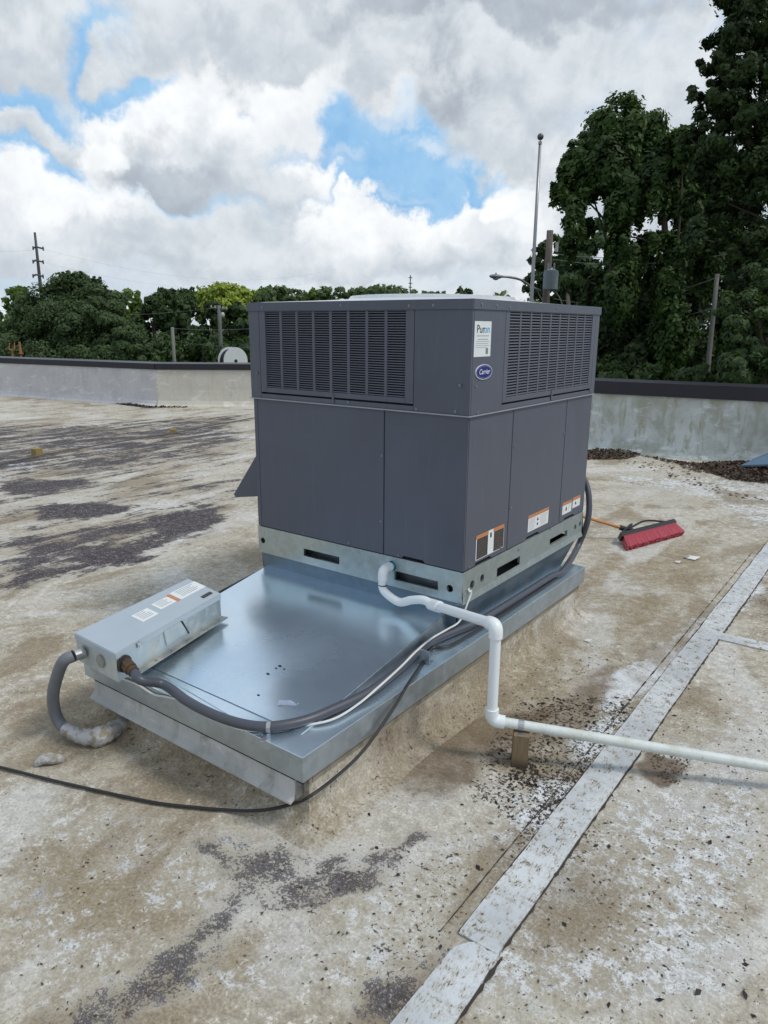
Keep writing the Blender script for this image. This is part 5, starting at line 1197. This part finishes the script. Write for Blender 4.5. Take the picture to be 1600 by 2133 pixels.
for s_ in (-.12, .12): 
    mb = MB(); mb.cyl((tc.x+s_, tc.y, tc.z+.52), (0, 0, 1), .035, .22, 8); mb.build('bushing', POLEG, tr)
mb = MB(); mb.cyl(pd(1160, 515, 27.9), (0, 0, 1), .06, .34, 8); mb.build('fuse_cutout', simple('porcelain', (.42, .42, .44), .4), UPo)
arm = [pd(1128, 606, 27.9), pd(1108, 598, 27.6), pd(1085, 583, 27.3), pd(1060, 577, 27), pd(1045, 576, 26.9)]
mb = MB(); mb.tube([tuple(a) for a in arm], .045, 8, True, 6); mb.build('lamp_arm', POLEG, UPo, True)
hdp = pd(1033, 576, 26.8); mb = MB()
axd = (arm[-1]-arm[-2]).normalized(); MHd = Matrix.Translation(hdp) @ Matrix((axd, Vector((0, 0, 1)).cross(axd).normalized(), Vector((0, 0, 1)))).transposed().to_4x4()
b_ = bmesh.new(); bmesh.ops.create_uvsphere(b_, u_segments=16, v_segments=10, radius=1); bmesh.ops.scale(b_, vec=(.27, .14, .085), verts=b_.verts); bmesh.ops.transform(b_, matrix=MHd, verts=b_.verts); mb.merge(b_)
mb.cyl((hdp.x, hdp.y, hdp.z+.10), (0, 0, 1), .03, .07, 8); lh = mb.build('lamp_head', simple('lamp_grey', (.20, .21, .23), .4), UPo, True)
mb = MB(); mb.sphere((hdp.x, hdp.y, hdp.z-.05), .12, 12, (1.1, .9, .7)); mb.build('lamp_glass', simple('lamp_lens', (.35, .36, .36), .2), lh, True)
# stray dark cluster by the lamp arm
q = pd(1104, 578, 25); t = empty('utility_pole', (q.x+.6, q.y, GZ), None); bpy.data.objects.remove(t)
# leaning pole on the right
LP = empty('utility_pole', pd(1470, 800, 20), 'bare leaning wooden pole in front of the trees near the right edge', 'utility pole')
a, b = pd(1494, 572, 20), pd(1470, 812, 20); c = b+(b-a)*1.0; c.z = max(c.z, GZ)
mb = MB(); mb.tube([tuple(c), tuple(b), tuple(a)], .07, 9, True, 3, rfun=lambda t: .075-.015*t); mb.build('pole', simple('grey_pole_wood', (.12, .115, .11), .85, 0, .25, 4), LP, True)
mb = MB(); mb.tube([tuple(pd(1466, 830, 19.6)), tuple(pd(1468.5, 768, 19.6))], .045, 9, True, 1); mb.build('cable_guard', simple('guard_white', (.5, .5, .5), .5), LP, True)
# left poles
P1 = pd(359, 682, 44); LPa = empty('utility_pole', (P1.x, P1.y, GZ), 'short grey pole standing in front of the dark trees on the left', 'utility pole')
mb = MB(); bq = pd(364, 762, 44); mb.tube([(bq.x, bq.y, GZ), tuple(bq), tuple(P1)], .10, 9, True, 1); mb.build('pole', simple('pale_pole', (.14, .15, .13), .8), LPa, True)
P2 = pd(456, 640, 48); LPb = empty('utility_pole', (P2.x, P2.y, GZ), 'utility pole with crossarm beside the cable reel', 'utility pole')
vpole(456, 636, 48, .16, .12, simple('grey_pole', (.13, .14, .13), .85), LPb)
mb = MB(); mb.tube([tuple(pd(438, 641, 48)), tuple(pd(474, 645, 48))], .05, 6, True, 1); mb.build('crossarm', POLEW, LPb)
for k, x in enumerate((440, 448, 464, 472)):
    mb = MB(); mb.cyl(pd(x, 638+(x-440)*.1, 48), (0, 0, 1), .05, .14, 6); mb.build('insulator', simple('insul', (.4, .42, .42), .4) if k == 0 else bpy.data.materials['insul'], LPb)
mb = MB(); mb.sphere(tuple(pd(464, 656, 47.8)), .13, 10, (1, 1, 1.4)); mb.build('pole_lamp', bpy.data.materials['insul'], LPb, True)
# transmission pole
P3 = pd(72.5, 484, 95); TP = empty('transmission_pole', (P3.x, P3.y, GZ), 'tall steel transmission pole with three pairs of arms rising at far left', 'transmission pole')
tp = simple('weathered_steel', (.07, .075, .08), .6, .3)
vpole(72.5, 484, 95, .34, .15, tp, TP)
for yy in (515, 543, 573):
    for sx, dy_ in ((15, 3.0), (-6, 2.0)):
        p0 = pd(75, yy-1, 95); p1 = pd(75+sx, yy+dy_, 95-(2 if sx > 0 else -2)); mb = MB(); mb.tube([tuple(p0), tuple(p1)], .12, 6, True, 1); mb.cyl((p1.x, p1.y, p1.z), (0, 0, 1), .1, .5, 6); mb.build('arm', tp, TP)
P4 = pd(855, 573, 110); MS = empty('mast', (P4.x, P4.y, GZ), 'thin distant mast with short crosspieces behind the middle of the tree line', 'mast')
vpole(855, 573, 110, .16, .08, tp, MS)
for yy in (578, 590, 598):
    mb = MB(); mb.tube([tuple(pd(851, yy, 110)), tuple(pd(859, yy+.5, 110))], .06, 5, True, 1); mb.build('crosspiece', tp, MS)
# wires
WM = simple('wire_black', (.03, .03, .03), .6); WM2 = simple('wire_pale', (.20, .21, .22), .5)
def wire(p0, p1, sag, lab, m_=WM, r=.012, grp=None):
    a, b = pd(*p0), pd(*p1); pts = [a.lerp(b, t)-Vector((0, 0, sag*4*t*(1-t))) for t in [i/8 for i in range(9)]]
    mb = MB(); mb.tube([tuple(q) for q in pts], r, 5, True, 2); tag(mb.build('power_line', m_), lab, 'power line', grp)
for p0, p1, sag, lab in (((1150, 528, 28), (1800, 440, 17), .5, 'topmost wire crossing the right grove from the transformer pole'), ((1152, 540, 28), (1800, 462, 17), .5, 'second wire from the top crossing the right grove'),
        ((1155, 622, 28), (1494, 578, 20), .4, 'wire running from below the transformer to the leaning pole top'), ((1160, 688, 27), (1490, 640, 20), .25, 'middle wire in front of the vine curtain'), ((1155, 712, 27), (1485, 668, 20), .25, 'lowest wire in front of the vine curtain'),
        ((1494, 574, 20), (1800, 560, 14), .1, 'pale service wire leaving the leaning pole to the right')):
    wire(p0, p1, sag, lab, WM2, .010, 'power lines in front of the right grove')
for p0, p1, sag, lab in (((-100, 512, 95), (90, 518, 95), .5, 'upper wire left of the transmission pole'), ((90, 519, 95), (700, 560, 150), 3, 'faint upper wire right of the transmission pole'), ((91, 547, 95), (700, 576, 150), 3, 'faint second wire right of the transmission pole'),
        ((-60, 640, 44), (456, 640, 48), .5, 'wire running left from the crossarm pole'), ((359, 710, 44), (640, 722, 40), .2, 'low wire from the short pole toward the unit'), ((359, 684, 44), (640, 668, 50), .3, 'wire from the short pole top passing behind the unit')):
    wire(p0, p1, sag, lab, WM2, .007, 'power lines on the left')

# cable reel behind the left parapet
RD = 40; rc = pd(491, 752, RD); rr_ = 28*RD/FPX
view = (rc-CAM).normalized(); view.z = 0; view.normalize(); side = Vector((view.y, -view.x, 0)); rax = (view*.86-side*.50).normalized()
CR = empty('cable_reel', (rc.x, rc.y, GZ), 'white-faced round cable reel showing above the left parapet next to the unit', 'cable reel')
WHD = simple('reel_white', (.55, .58, .60), .6)
for s_ in (0, .62):
    mb = MB(); mb.cyl(rc+rax*s_, rax, rr_, .05, 48); mb.build('reel_disc', WHD, CR)
mb = MB(); mb.cyl(rc+rax*.31, rax, rr_*.86, .56, 36); mb.build('wound_cable', BLACK, CR)
mb = MB(); mb.cyl(rc-rax*.03, rax, rr_*.13, .03, 16); mb.build('hub', BLACK, CR)
mb = MB()
for s_ in (-1, 1): 
    c = rc+rax*.31; mb.box(c.x-.06+s_*.5, c.x+.06+s_*.5, c.y-.06, c.y+.06, GZ, c.z-rr_*.5)
mb.build('stand', POLEW, CR)
# orange site markers behind the bush
OR_ = simple('safety_orange', (.30, .13, .04), .6)
q = pd(24, 720, 33); mb = MB()
mb.tube([tuple(pd(20, 714, 33)), tuple(pd(20, 728, 33)), tuple(pd(30, 728, 33)), tuple(pd(30, 714, 33))], .022, 6, True, 3); mb.box(q.x-.03, q.x+.03, q.y-.03, q.y+.03, GZ, q.z-.15)
tag(mb.build('orange_bracket', OR_, None), 'small orange U-shaped frame seen against the big bush at far left', 'orange frame')
q = pd(42, 724, 33); mb = MB(); mb.cyl((q.x, q.y, q.z), (0, 0, 1), .07, .5, 12, .04); mb.box(q.x-.09, q.x+.09, q.y-.09, q.y+.09, q.z-.28, q.z-.25); mb.box(q.x-.03, q.x+.03, q.y-.03, q.y+.03, GZ, q.z-.28)
tag(mb.build('orange_cone', OR_, None), 'small orange cone right of the orange frame at far left', 'cone')
